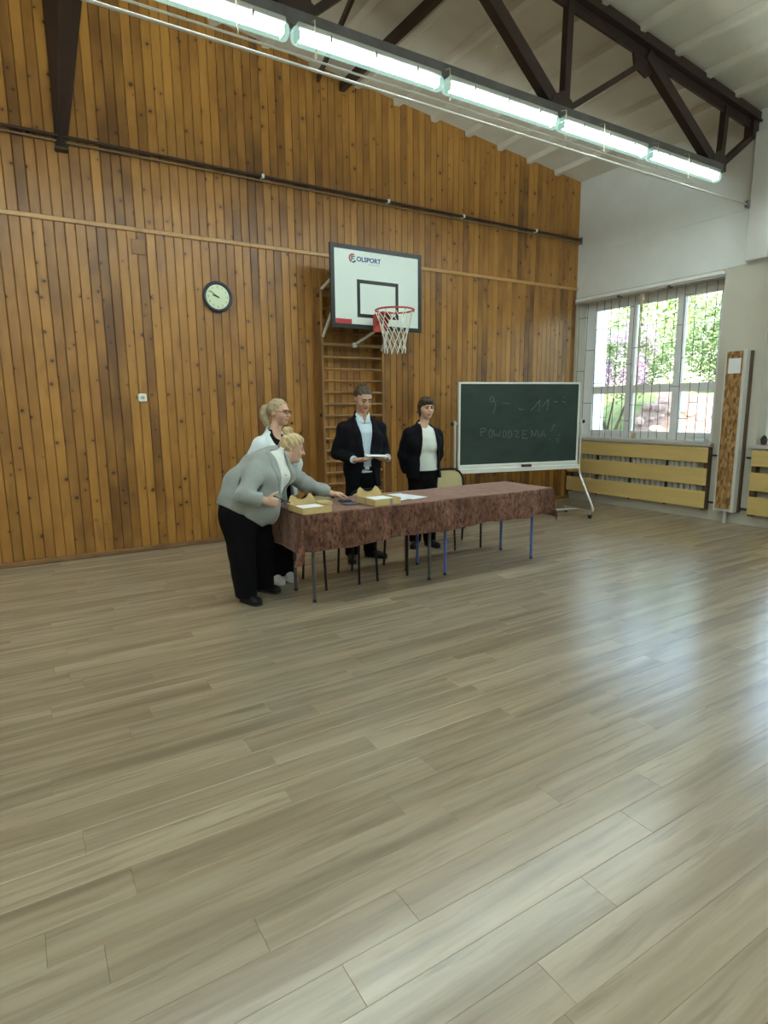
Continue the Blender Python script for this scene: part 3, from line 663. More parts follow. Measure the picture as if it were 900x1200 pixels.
# ------------------------------------------------------------------ tables, cloth
def table(x0, x1, y0, y1, m, label, lx, ly):
    r = empty('folding_table' if False else 'school_table', ((x0+x1)/2, (y0+y1)/2, 0), label=label, cat='table', group='tables under the brown cloth')
    cx, cy = (x0+x1)/2, (y0+y1)/2
    MB().cbox(x0-cx, x1-cx, y0-cy, y1-cy, .722, .745, .004).build('tabletop', M_tabletop, r)
    for x in lx:
        for y in ly: MB().tube([(x-cx, y-cy, .004), (x-cx, y-cy, .70)], .0145, 10).build('leg', m, r, True); 
    fr = MB()
    for y in ly: fr.bar((lx[0]-cx, y-cy, .705), (lx[1]-cx, y-cy, .705), .02, .03)
    for x in lx: fr.bar((x-cx, ly[0]-cy, .705), (x-cx, ly[1]-cy, .705), .02, .03)
    fr.build('apron_frame', m, r)
    for x in lx:
        for y in ly: MB().tube([(x-cx, y-cy, 0), (x-cx, y-cy, .025)], .017, 10).build('foot_cap', M_black, r)
table(1.91, 3.24, 4.295, 4.80, M_greyleg, 'school table with grey tubular legs at the end with the open boxes', (1.99, 3.16), (4.35, 4.735))
table(3.27, 4.62, 4.315, 4.93, M_blueleg, 'school table with blue tubular legs nearer the blackboard', (3.38, 4.515), (4.40, 4.86))
def velvet():
    m = mat('brown_crushed_velvet', (.12, .05, .03), .75, spec=.2, sheen=.55); t = NT(m); v = t.objvec()
    t.b.inputs['Sheen Roughness'].default_value = .4; t.b.inputs['Sheen Tint'].default_value = (.9, .62, .52, 1)
    a = t.noise(t.mapping(v, (9, 9, 6)), 2.2, 6, .7); b = t.noise(t.mapping(v, (26, 26, 13)), 1.6, 4, .65)
    c = t.ramp(a, [(.34, (.070, .028, .017)), (.48, (.16, .072, .044)), (.66, (.26, .130, .086))])
    c = t.mix(t.ramp(b, [(.36, (.9, .9, .9)), (.50, (0, 0, 0))]), c, (.026, .009, .006)); a3 = t.noise(t.mapping(v, (3.5, 3.5, 2)), 1.5, 3); c = t.mix(t.ramp(a3, [(.35, (.55, .55, .55)), (.6, (0, 0, 0))]), c, (.045, .017, .010))
    t.l(c, t.b.inputs['Base Color']); t.bump(b, .5, .006); return m
def cloth():
    x0, x1, y0, y1, zt = 1.885, 4.640, 4.268, 4.955, .752
    us = list(np.linspace(-.33, 0, 15)[:-1])+list(np.linspace(0, x1-x0, 140))+list(np.linspace(x1-x0, x1-x0+.30, 14)[1:])
    vs_ = list(np.linspace(-.31, 0, 20)[:-1])+list(np.linspace(0, y1-y0, 24))+list(np.linspace(y1-y0, y1-y0+.08, 6)[1:])
    P = []; rn = random.Random(5)
    ph = [rn.uniform(0, 6.28) for _ in range(8)]
    for v in vs_:
        for u in us:
            a = max(0, -u, u-(x1-x0)); b = max(0, -v, v-(y1-y0)); sx = -1 if u < 0 else 1; sy = -1 if v < 0 else 1
            t = u/(x1-x0)
            b2 = b*(1-.16*t+.028*math.sin(6*u+ph[5])+.014*math.sin(19*u+ph[6])) if v < 0 else b
            x = x0+min(max(u, 0), x1-x0); y = y0+min(max(v, 0), y1-y0); z = zt
            mn, mx = min(a, b2), max(a, b2)
            drop = mx+.22*mn
            z -= max(0, drop-.012)
            out = .012*(1-math.exp(-mx/.012))
            if a > 0: x += sx*(out+.03*a+(.55*b2 if b2 < a else .25*b2)*(.55 if u < 0 else .12))
            if b > 0:
                fold = .010*math.sin(7.5*u+ph[0])+.007*math.sin(17*u+ph[1])+.004*math.sin(39*u+ph[2])
                y += sy*(out+.02*b+(.55*a if a < b2 else .25*a)*(.55 if u < 0 else .25))+sy*(fold+.008)*min(1, b/.12)*(1 if v < 0 else .3)
            if a > 0:
                fold = .012*math.sin(13*v+ph[3])+.006*math.sin(29*v+ph[4]); x += sx*(fold*.5+.006)*min(1, a/.12)
            if a == 0 and b == 0: z += .0015*math.sin(5*u+3*v)+.0012*math.sin(19*u-11*v)
            P.append((x, y, z))
    n = len(us); F = [(j*n+i, j*n+i+1, (j+1)*n+i+1, (j+1)*n+i) for j in range(len(vs_)-1) for i in range(n-1)]
    m = MB(); m.add(P, F); o = m.build('tablecloth', velvet(), smooth=True, label='mottled brown velvet tablecloth draped over both tables', cat='tablecloth')
    s = o.modifiers.new('thickness', 'SOLIDIFY'); s.thickness = .003; s.offset = 1
    return o
cloth()
ZT = .759
# ------------------------------------------------------------------ chairs
def chair(x, y, rz, label, dz=0):
    r = empty('padded_chair', (x, y, 0), math.radians(rz), label=label, cat='chair', group='padded chairs behind the table')
    for s in (-1, 1):
        MB().tube(fillet([(s*.165, -.25, .006), (s*.175, -.235, .43), (s*.175, .18, .43)], .04), .0115, 8).build('leg', M_blacksteel, r, True)
        MB().tube([(s*.185, .205, .006), (s*.185, .16, .43), (s*.19, .165, .45)], .0115, 8).build('leg', M_blacksteel, r, True)
    MB().tube([(-.19, .165, .44)]+fillet([(-.20, .19, .60), (-.20, .225, .78+dz), (-.12, .245, .865+dz), (.12, .245, .865+dz), (.20, .225, .78+dz), (.20, .19, .60)], .09, 6)+[(.19, .165, .44)], .0115, 8).build('back_frame', M_blacksteel, r, True)
    st = MB(); n = 28; P = []
    for k in range(n):
        a = 2*math.pi*k/n; e = .6; cx = math.copysign(abs(math.cos(a))**e, math.cos(a)); cy = math.copysign(abs(math.sin(a))**e, math.sin(a)); P.append((.205*cx, .225*cy-.035, .438))
    st.prism(P, (0, 0, .03)); P2 = [(p[0]*.9, p[1]*.9, .482) for p in P]; st.prism(P2, (0, 0, .004)); st.build('seat', M_padtan, r)
    bp = MB(); P = []
    for k in range(n):
        a = 2*math.pi*k/n; e = .7; P.append((.185*math.copysign(abs(math.cos(a))**e, math.cos(a)), .195, .70+dz+.145*math.copysign(abs(math.sin(a))**e, math.sin(a))))
    P = [(p[0], p[1]+(p[2]-.55)*.14, p[2]) for p in P]; bp.prism(P, (0, .03, 0)); bp.build('backrest', M_padtan, r)
chair(2.372, 4.818, 0, 'black tube chair with tan pads pushed under the end of the table with grey legs', -.075)
chair(2.895, 4.818, 0, 'black tube chair with tan pads pushed in before the man in the suit', -.075)
chair(4.27, 5.335, -9, 'black tube chair with tan back pad standing beside the chalkboard')

# ------------------------------------------------------------------ boxes and papers
def open_box(x, y, rz, w, d, h, label, tape):
    r = empty('cardboard_box', (x, y, ZT), math.radians(rz), label=label, cat='box', group='open cardboard boxes on the table')
    t = .005
    MB().box(-w/2, w/2, -d/2, d/2, 0, t).build('bottom', M_card, r)
    for nm, q in (('front_side', (-w/2, w/2, -d/2, -d/2+t)), ('left_side', (-w/2, -w/2+t, -d/2+t, d/2-t)), ('right_side', (w/2-t, w/2, -d/2+t, d/2-t))): MB().box(*q, t, h).build(nm, M_card, r)
    pts = [(-w/2, 0), (-w/2, h*.98), (-w*.46, h+.035), (-w*.40, h+.062), (-w*.32, h+.072), (-w*.25, h+.056), (-w*.16, h+.036), (-.02*w, h+.028), (w*.13, h+.036), (w*.22, h+.058), (w*.28, h+.074), (w*.36, h+.062), (w*.44, h+.03), (w/2, h*.98), (w/2, 0)]
    MB().prism([(a, d/2-t+max(0, b-h)*.25, b) for a, b in pts], (0, t, 0)).build('back_flap', M_card, r)
    if tape:
        MB().box(.02, .05, -d/2-.0008, -d/2-.0002, .0, h).build('tape_strip', M_tape, r); MB().box(-w/2-.0008, -w/2-.0002, -.01, .02, 0, h).build('tape_strip', M_tape, r)
def sheet(x, y, z, rz, w, d, n, label, grp=None, nm='paper_stack'):
    MB().box(-w/2, w/2, -d/2, d/2, 0, n).build(nm, M_paper, loc=(x, y, z), label=label, cat='paper', group=grp).rotation_euler = (0, 0, math.radians(rz))
open_box(1.998, 4.40, 2, .255, .275, .052, 'open cardboard box with scalloped back flap at the end of the table', False)
sheet(1.99, 4.39, ZT+.0055, 2, .20, .17, .037, 'white paper stack inside the box at the end of the table')
open_box(2.668, 4.43, 2, .265, .30, .058, 'open taped cardboard box with scalloped back flap in front of the man in the suit', True)
sheet(2.655, 4.40, ZT+.0055, 2, .20, .19, .046, 'white paper stack inside the taped box')
MB().cbox(-.10, .10, -.07, .07, 0, .03, .004).build('cardboard_tray', M_card, loc=(2.20, 4.66, ZT), label='flat piece of cardboard lying under the reaching grey sleeve', cat='cardboard')
for k, (x, y, a, z) in enumerate(((2.96, 4.60, 8, 0), (3.02, 4.66, -6, .0025), (3.07, 4.56, 14, .005))):
    sheet(x, y, ZT+z, a, .21, .297, .002, ('lowest', 'middle', 'topmost')[k]+' of the loose white sheets lying right beside the taped box', 'loose sheets on the cloth', 'paper_sheet')
MB().cbox(-.07, .07, -.05, .05, 0, .012, .004).build('document_wallet', mat('grey_wallet', (.10, .10, .13), .35), loc=(2.44, 4.52, ZT), label='dark grey document wallet between the two boxes', cat='wallet')
MB().cbox(-.05, .05, -.035, .035, 0, .018, .004).build('pencil_case', mat('dark_case', (.05, .045, .06), .5), loc=(2.46, 4.665, ZT), label='small dark case under the reaching fingertips', cat='case')

# ------------------------------------------------------------------ garden outside
M_grass = noisy('grass', (.13, .18, .06), (.27, .30, .12), 3, .9); M_bark = noisy('bark', (.07, .05, .035), (.13, .10, .07), 20, .9)
def leafmat(name, c0, c1):
    m = mat(name, c0, .55, spec=.3); t = NT(m); r_ = t.n('NewGeometry').outputs['Random Per Island']; t.l(t.ramp(r_, [(0, c0), (1, c1)]), t.b.inputs['Base Color'])
    t.b.inputs['Transmission Weight'].default_value = 0; return m
g = MB(); nx, ny = 30, 40
def gz(x, y):
    b = max(0, min(1, (x-11.8)/3.6)); b = b*b*(3-2*b)
    return -.25+b*(2.3+.15*math.sin(y*1.3)+.1*math.sin(x*2.1+y))
P = [(8.53+i*(40-8.53)/nx*(i/nx*.6+.4), -12+j*50/ny, 0) for j in range(ny+1) for i in range(nx+1)]; P = [(x, y, gz(x, y)) for x, y, z in P]
g.add(P, [(j*(nx+1)+i, j*(nx+1)+i+1, (j+1)*(nx+1)+i+1, (j+1)*(nx+1)+i) for j in range(ny) for i in range(nx)])
def bank_mat():
    m = mat('grass_and_stony_soil', (.2, .25, .1), .9); t = NT(m); v = t.objvec(); sx = t.n('SeparateXYZ'); t.l(v, sx.inputs[0])
    gr = t.ramp(t.noise(v, 3, 4), [(.3, (.13, .18, .06)), (.7, (.27, .30, .12))]); so = t.ramp(t.noise(v, 9, 5, .7), [(.3, (.19, .125, .095)), (.7, (.42, .31, .26))])
    wob = t.math('MULTIPLY', t.math('SUBTRACT', t.noise(v, 2, 3), .5), 1.2)
    d = t.math('ABSOLUTE', t.math('SUBTRACT', t.math('ADD', sx.outputs[1], wob), 8.35)); e = t.math('ABSOLUTE', t.math('SUBTRACT', t.math('ADD', sx.outputs[0], wob), 13.4))
    inside = t.math('MULTIPLY', t.math('LESS_THAN', d, 1.6), t.math('LESS_THAN', e, 1.5))
    t.l(t.mix(inside, gr, so), t.b.inputs['Base Color']); return m
g.build('ground', bank_mat(), smooth=True, label='grassy bank rising outside the windows', cat='ground', kind='structure')
MB().box(10.5, 11.0, 8.72, 12.5, -.4, 6).build('outbuilding_wall', mat('bright_render', (.80, .82, .84), .8), label='white rendered wall end outside the netted window', cat='wall')
def blob(n, c, rad, size, seed, shell=.55, flat=1):
    rg = np.random.RandomState(seed); m = MB()
    for i in range(n):
        d = rg.normal(size=3); d /= np.linalg.norm(d); q = (shell+(1-shell)*rg.rand()**.6)
        lump = 1+.16*math.sin(5*d[0]+seed)+.13*math.sin(6*d[1]+2*seed+3*d[2])
        p = Vector(c)+Vector((d[0]*rad[0], d[1]*rad[1], d[2]*rad[2]))*q*lump
        u = Vector(rg.normal(size=3)).normalized(); v = u.orthogonal().normalized(); s = size*(.6+.8*rg.rand())
        m.add([p-u*s, p+v*s*.45, p+u*s, p-v*s*.45], [(0, 1, 2, 3)])
    return m
def shrub(name, base, trunk, crowns, mats, label, cat='shrub', group=None):
    r = empty(name, base, label=label, cat=cat, group=group)
    t = MB()
    for pth, r0 in trunk: t.tube(fillet(pth, .2), [r0*(1-.6*i/(len(fillet(pth, .2))-1)) for i in range(len(fillet(pth, .2)))], 7)
    t.build('trunk', M_bark, r, True)
    for k, (nm, n, c, rad, size, mm) in enumerate(crowns): blob(n, c, rad, size, 11*k+len(label)).build(nm, mm, r, kind='stuff')
L1 = leafmat('lime_leaf', (.24, .35, .09), (.44, .54, .21)); L2 = leafmat('mid_leaf', (.07, .13, .045), (.27, .37, .14)); L3 = leafmat('lilac_leaf', (.11, .19, .065), (.29, .38, .16)); LB = leafmat('lilac_blossom', (.48, .27, .42), (.74, .54, .68))
zb = gz(12.9, 10.0)
tr_ = [([(0, .05, -.2), (.0, .0, .5), (-.1, .25, 1.1), (-.1, .5, 1.7)], .06), ([(0, 0, .3), (.05, -.2, .9), (.1, -.45, 1.6)], .05), ([(.1, .1, -.2), (.15, .2, .7), (.1, .0, 1.5)], .045)]
cr = [('foliage', 5200, (.2, -.2, 2.45), (.9, 1.45, .9), .05, L3)]
rg = random.Random(4)
for k in range(80): cr.append(('blossom', 90, (rg.uniform(-1.0, -.25), rg.uniform(-1.55, 1.05), rg.uniform(1.75, 3.1)), (.11, .12, .19), .030, LB))
shrub('lilac_bush', (12.9, 10.0, zb), tr_, cr, None, 'lilac bush with pale pink blossom outside the netted window')
shrub('leafy_shrub', (15.85, 8.65, gz(15.85, 8.65)), [([(0, 0, -.3), (0, .1, .6), (.1, .2, 1.3)], .08)], [('foliage', 9000, (0, -.1, 1.25), (1.0, 1.15, 1.2), .055, L2)], None, 'dense green shrub on the bank outside the netted window')
shrub('lime_tree', (18.5, 13.2, gz(18.5, 13.2)), [([(0, 0, -.3), (.1, 0, 1.6), (0, .2, 3)], .2)], [('foliage', 9000, (0, 0, 2.6), (2.0, 3.4, 1.9), .11, L1)], None, 'bright lime green tree behind the lilac bush', 'tree')
shrub('lime_tree', (20.5, 6.2, gz(20.5, 6.2)), [([(0, 0, -.3), (.1, 0, 1.6), (0, .2, 3)], .2)], [('foliage', 8000, (0, 0, 2.2), (2.0, 3.0, 1.8), .11, L1)], None, 'bright lime green tree beyond the rocks on the bank', 'tree')
shrub('low_shrub', (11.6, 6.6, gz(11.6, 6.6)), [([(0, 0, -.2), (0, 0, .3)], .03)], [('foliage', 900, (0, 0, .35), (.45, .5, .4), .06, L2)], None, 'small round shrub at the foot of the rocky bank')
# rockery on the bank
M_rock = [noisy('pink_rock_%d' % i, c, tuple(v*1.3 for v in c), 5, .9, .4, 20) for i, c in enumerate(((.42, .31, .26), (.50, .40, .35), (.36, .28, .24)))]
rocks = []
for k in range(5):
    bm = bmesh.new(); bmesh.ops.create_icosphere(bm, subdivisions=2, radius=1); q = random.Random(k)
    fr_ = [Vector((q.uniform(-3, 3), q.uniform(-3, 3), q.uniform(-3, 3))) for _ in range(3)]
    for v in bm.verts: v.co *= 1+.16*sum(math.sin(v.co.dot(f_)+i) for i, f_ in enumerate(fr_))/1.5+q.uniform(-.13, .10); v.co.z *= .95
    mx_ = max(v.co.length for v in bm.verts)
    for v in bm.verts: v.co /= mx_
    me = bpy.data.meshes.new('rock'); bm.to_mesh(me); bm.free(); me.materials.append(M_rock[k % 3]); rocks.append(me)
q = random.Random(9)
spots = []
for num, r0, r1 in ((16, .19, .24), (34, .13, .18), (70, .09, .12), (110, .06, .085)):
    got = tries = 0
    while got < num and tries < 6000:
        tries += 1; x = q.uniform(12.3, 14.2); y = q.uniform(6.9, 9.9); s = q.uniform(r0, r1)
        if x+s < 14.38 and all((x-a)**2+(y-b)**2 > (1.05*(s+c))**2 for a, b, c in spots): spots.append((x, y, s)); got += 1
for k, (x, y, s) in enumerate(spots):
    o = link('rock', rocks[k % 5], None, (x, y, gz(x, y)+.02), label='weathered pinkish rock set into the stony bank outside the windows', cat='rock', group='rocks on the bank'); o.scale = (s, s*q.uniform(.8, 1.04), s); o.rotation_euler = (q.uniform(-.3, .3), q.uniform(-.3, .3), q.uniform(0, 6.28))

# ------------------------------------------------------------------ people: smooth implicit bodies meshed with surface nets
class Field:
    def __init__(s, lo, hi, h):
        s.lo = np.array(lo, float); s.h = h; s.n = np.ceil((np.array(hi)-s.lo)/h).astype(int)+1
        s.f = np.full(s.n, 9.0, np.float32)
    def sub(s, lo, hi):
        a = np.clip(np.floor((np.array(lo)-s.lo)/s.h).astype(int), 0, s.n); b = np.clip(np.ceil((np.array(hi)-s.lo)/s.h).astype(int)+1, 0, s.n)
        if (b <= a).any(): return None, None
        g = np.meshgrid(*[(s.lo[i]+s.h*np.arange(a[i], b[i])).astype(np.float32) for i in range(3)], indexing='ij', sparse=True)
        return tuple(slice(a[i], b[i]) for i in range(3)), g
    def put(s, sl, d, k, op='u'):
        c = s.f[sl]
        if op == 'u':
            if k > 0:
                hh = np.maximum(k-np.abs(c-d), 0)/k; s.f[sl] = np.minimum(c, d)-hh*hh*k*.25
            else: s.f[sl] = np.minimum(c, d)
        elif op == 's':
            d = -d
            if k > 0: hh = np.maximum(k-np.abs(c-d), 0)/k; s.f[sl] = np.maximum(c, d)+hh*hh*k*.25
            else: s.f[sl] = np.maximum(c, d)
    def cone(s, a, b, ra, rb, k=.02, flat=None, op='u'):
        # round cone from a to b; flat = (direction, factor) squeezes it along a direction
        a, b = np.array(a, float), np.array(b, float); R = max(ra, rb)*(max(1, flat[1]) if flat else 1)+k+s.h*2
        sl, g = s.sub(np.minimum(a, b)-R, np.maximum(a, b)+R)
        if sl is None: return s
        P = [g[i]-a[i] for i in range(3)]; ba = b-a
        if flat:
            d = np.array(flat[0], float); d /= np.linalg.norm(d); q = 1/flat[1]-1
            pd = P[0]*d[0]+P[1]*d[1]+P[2]*d[2]; P = [P[i]+q*pd*d[i] for i in range(3)]; ba = ba+q*(ba@d)*d
        L = max(ba@ba, 1e-9); t = np.clip((P[0]*ba[0]+P[1]*ba[1]+P[2]*ba[2])/L, 0, 1)
        d = np.sqrt((P[0]-t*ba[0])**2+(P[1]-t*ba[1])**2+(P[2]-t*ba[2])**2)-(ra+(rb-ra)*t)
        if flat and flat[1] < 1: d = d*(flat[1]+.3*(1-flat[1]))
        s.put(sl, d, k, op); return s
    def chain(s, pts, k=.02, flat=None):
        for (a, ra), (b, rb) in zip(pts[:-1], pts[1:]): s.cone(a, b, ra, rb, k, flat)
        return s
    def ell(s, c, rad, axes=None, k=.02, op='u'):
        c = np.array(c, float); rad = np.array(rad, float); R = rad.max()+k+s.h*2
        sl, g = s.sub(c-R, c+R)
        if sl is None: return s
        P = [g[i]-c[i] for i in range(3)]
        if axes is not None: P = [P[0]*ax[0]+P[1]*ax[1]+P[2]*ax[2] for ax in axes]
        k0 = np.sqrt(sum((P[i]/rad[i])**2 for i in range(3))); k1 = np.sqrt(sum((P[i]/rad[i]**2)**2 for i in range(3)))+1e-6
        s.put(sl, k0*(k0-1)/k1, k, op); return s
    def grid(s): return np.meshgrid(*[(s.lo[i]+s.h*np.arange(s.n[i])).astype(np.float32) for i in range(3)], indexing='ij', sparse=True)
    def half(s, p, n, k=0):
        # keep the side n points to
        g = s.grid(); n = np.array(n, float); n /= np.linalg.norm(n); d = -((g[0]-p[0])*n[0]+(g[1]-p[1])*n[1]+(g[2]-p[2])*n[2])
        if k > 0: hh = np.maximum(k-np.abs(s.f-d), 0)/k; s.f = np.maximum(s.f, d)+hh*hh*k*.25
        else: s.f = np.maximum(s.f, d)
        return s
    def ripple(s, amp, fx, fy, fz, ph=0):
        g = s.grid(); s.f = s.f+amp*np.sin(fx*g[0]+fy*g[1]+fz*g[2]+ph).astype(np.float32); return s
    def copy(s):
        c = Field.__new__(Field); c.lo, c.h, c.n, c.f = s.lo, s.h, s.n, s.f.copy(); return c
    def mesh(s, name, mats, pick=None):
        f = s.f; I = f < 0
        sh = [(i, j, k) for i in (0, 1) for j in (0, 1) for k in (0, 1)]
        cut = lambda A, o: A[o[0]:A.shape[0]-1+o[0], o[1]:A.shape[1]-1+o[1], o[2]:A.shape[2]-1+o[2]]
        cnt = np.zeros(tuple(np.array(f.shape)-1), np.uint8)
        for o in sh: cnt += cut(I, o)
        act = (cnt > 0) & (cnt < 8); ijk = np.argwhere(act); idx = np.full(act.shape, -1, np.int32); idx[act] = np.arange(len(ijk))
        V = np.stack([f[ijk[:, 0]+o[0], ijk[:, 1]+o[1], ijk[:, 2]+o[2]] for o in sh], 1); C = np.array(sh, float)
        acc = np.zeros((len(ijk), 3)); nn = np.zeros(len(ijk))
        for a in range(8):
            for b in range(a+1, 8):
                if np.abs(C[a]-C[b]).sum() != 1: continue
                m = (V[:, a] < 0) != (V[:, b] < 0); t = np.where(m, V[:, a]/np.where(m, V[:, a]-V[:, b], 1), 0)
                acc += m[:, None]*(C[a]+t[:, None]*(C[b]-C[a])); nn += m
        co = s.lo+s.h*(ijk+acc/nn[:, None]); Q = []
        for ax in range(3):
            u, v = (ax+1) % 3, (ax+2) % 3
            sl0 = [slice(None)]*3; sl1 = [slice(None)]*3; sl0[ax] = slice(0, -1); sl1[ax] = slice(1, None)
            for q in (u, v): sl0[q] = slice(1, -1); sl1[q] = slice(1, -1)
            A, B = I[tuple(sl0)], I[tuple(sl1)]; w_ = np.argwhere(A != B)
            if not len(w_): continue
            fl_ = A[tuple(w_.T)]; e = w_.copy(); e[:, u] += 1; e[:, v] += 1
            def at(du, dv): z = e.copy(); z[:, u] -= du; z[:, v] -= dv; return idx[tuple(z.T)]
            q4 = np.stack([at(1, 1), at(0, 1), at(0, 0), at(1, 0)], 1); q4[~fl_] = q4[~fl_][:, ::-1]; Q.append(q4)
        Q = np.concatenate(Q)
        # relax a little
        for _ in range(2):
            sm = np.zeros_like(co); c2 = np.zeros(len(co))
            for a in range(4): np.add.at(sm, Q[:, a], co[Q[:, (a+1) % 4]]); np.add.at(c2, Q[:, a], 1)
            co = .45*co+.55*sm/np.maximum(c2, 1)[:, None]
        me = bpy.data.meshes.new(name); me.vertices.add(len(co)); me.vertices.foreach_set('co', co.ravel())
        me.loops.add(Q.size); me.loops.foreach_set('vertex_index', Q.ravel().astype(np.int32)); me.polygons.add(len(Q))
        me.polygons.foreach_set('loop_start', np.arange(0, Q.size, 4, dtype=np.int32)); me.update(calc_edges=True)
        for m in (mats if isinstance(mats, (list, tuple)) else [mats]): me.materials.append(m)
        if pick is not None: me.polygons.foreach_set('material_index', pick(co[Q].mean(1)).astype(np.int32))
        me.polygons.foreach_set('use_smooth', np.ones(len(Q), bool)); me.validate(); return me
    def build(s, name, mats, parent, pick=None, **kw): return link(name, s.mesh(name, mats, pick), parent, **kw)
def V3(*a): return np.array(a, float)
def unit(v): return v/np.linalg.norm(v)

def skin(name, c): 
    m = mat(name, c, .5, spec=.35); m.node_tree.nodes['Principled BSDF'].inputs['Subsurface Weight'].default_value = .08; m.node_tree.nodes['Principled BSDF'].inputs['Subsurface Radius'].default_value = (.01, .004, .002); return m
M_skin = skin('skin', (.56, .35, .255)); M_skin2 = skin('skin_tanned', (.47, .28, .19)); M_lip = mat('lips', (.36, .13, .11), .45); M_brow = mat('brow', (.11, .065, .035), .9); M_browd = mat('dark_brow', (.030, .018, .010), .9)
M_eyew = mat('eye_white', (.6, .58, .55), .3); M_iris = mat('iris', (.05, .05, .045), .25)
def fabric(name, c, var=.75, scale=300, rough=.85, sheen=.15):
    m = mat(name, c, rough, spec=.12, sheen=0 if max(c) < .1 else sheen); t = NT(m); v = t.objvec(); a = t.noise(v, scale, 2); b = t.noise(v, 9, 3)
    t.l(t.mix(a, tuple(x*var for x in c), tuple(min(1, x*(2-var)) for x in c)), t.b.inputs['Base Color']); t.bump(b, .35, .012); return m
M_blk = fabric('black_wool', (.006, .0062, .0095), .7); M_trs = fabric('black_trouser', (.004, .004, .005), .7); M_shirt = fabric('pale_blue_shirt', (.50, .63, .74), .95, 200, .7)
M_top = fabric('white_knit', (.60, .66, .61), .95, 400, .8); M_wblz = fabric('white_blazer', (.62, .70, .72), .96, 300, .75); M_grey = fabric('grey_tweed', (.27, .295, .285), .62, 260, .9)
M_blouse = fabric('white_blouse', (.62, .65, .62), .95, 200, .7); M_shoe = mat('black_leather', (.005, .005, .006), .5, spec=.25); M_sneak = mat('white_sneaker', (.62, .62, .60), .55); M_sole = mat('shoe_sole', (.02, .02, .02), .7)
def hairmat(name, c0, c1):
    m = mat(name, c0, .5, spec=.4); t = NT(m); t.l(t.ramp(t.noise(t.mapping(t.objvec(), (60, 60, 14)), 2, 4), [(.35, c0), (.65, c1)]), t.b.inputs['Base Color']); t.bump(t.noise(t.mapping(t.objvec(), (120, 120, 20)), 1.5, 3), .5, .006); return m
M_hblond = hairmat('blonde_hair', (.36, .26, .13), (.58, .46, .27)); M_hash = hairmat('ash_blonde_hair', (.26, .20, .12), (.46, .38, .25)); M_hdark = hairmat('dark_brown_hair', (.018, .011, .007), (.048, .030, .018)); M_hbrown = hairmat('short_brown_hair', (.028, .019, .012), (.065, .045, .027))

def head(F, c, fw, up, S, brow=1.0):
    # c = head centre, fw/up = facing and up, S = head height; features are in head units
    fw = unit(np.array(fw, float)); up = np.array(up, float); up = unit(up-fw*(up@fw)); lf = np.cross(up, fw)*1.0
    A = (lf, fw, up); g = lambda x, y, z: c+S*(x*lf+y*fw+z*up)
    F.ell(g(0, -.06, .14), S*V3(.345, .40, .36), A, .02)          # skull
    F.ell(g(0, .12, -.10), S*V3(.285, .275, .33), A, .03)          # face
    F.ell(g(0, .20, -.36), S*V3(.15, .15, .13), A, .03)            # jaw and chin
    F.ell(g(0, .31, -.44), S*V3(.075, .06, .05), A, .015)
    for s in (-1, 1):
        F.ell(g(s*.15, .26, -.14), S*V3(.10, .09, .09), A, .02)    # cheek
        F.ell(g(s*.13, .405, .010), S*V3(.085, .065, .055), A, .012, 's')  # eye socket
        F.ell(g(s*.325, -.06, -.05), S*V3(.032, .07, .115), A, .01)  # ear
        F.ell(g(s*.13, .345, .085), S*V3(.095, .045, .028), A, .012)  # brow ridge
    F.cone(g(0, .375, .03), g(0, .475, -.135), S*.034, S*.052, .012)  # nose
    for s in (-1, 1): F.ell(g(s*.042, .43, -.145), S*V3(.036, .036, .030), A, .008)
    F.ell(g(0, .372, -.255), S*V3(.10, .035, .026), A, .006); F.ell(g(0, .366, -.30), S*V3(.085, .038, .028), A, .006)
    return g, A
def face_parts(R, g, A, S, closed=False, browmat=None):
    for s in (-1, 1):
        e = Field(g(s*.125, .34, .015)-.03, g(s*.125, .34, .015)+.03, .003).ell(g(s*.125, .345, .012), S*V3(.056, .045, .026 if not closed else .020), A, 0)
        if not closed: e.build('eye', M_eyew, R)
        if closed:
            MB().tube([Vector(g(s*(.125+.062*t_), .372-.03*abs(t_), -.012-.008*(1-t_*t_))) for t_ in (-1, -.5, 0, .5, 1)], S*.020, 6).build('eyelid_line', M_iris, R)
        else:
            q = MB(); c = Vector(g(s*.125+.0, .380, .006)); q.disc(c, Vector(A[1]), S*.036, .0035, 12); q.build('iris', M_iris, R)
            MB().tube([Vector(g(s*(.125+.066*t_), .378-.035*abs(t_), .030-.010*t_*t_)) for t_ in (-1, -.5, 0, .5, 1)], S*.014, 6).build('eyelid_line', M_iris, R)
        b = Field(g(s*.13, .38, .10)-.035, g(s*.13, .38, .10)+.035, .003).cone(g(s*.055, .395, .085), g(s*.215, .335, .095), S*.030, S*.020, .002); b.build('eyebrow', browmat or M_brow, R)
def lip_pick(g, A, S):
    c = g(0, .385, -.278)
    return lambda P: ((np.abs((P-c)@A[0]) < S*.095) & (np.abs((P-c)@A[2]) < S*.046) & (np.abs((P-c)@A[1]) < S*.07)).astype(int)
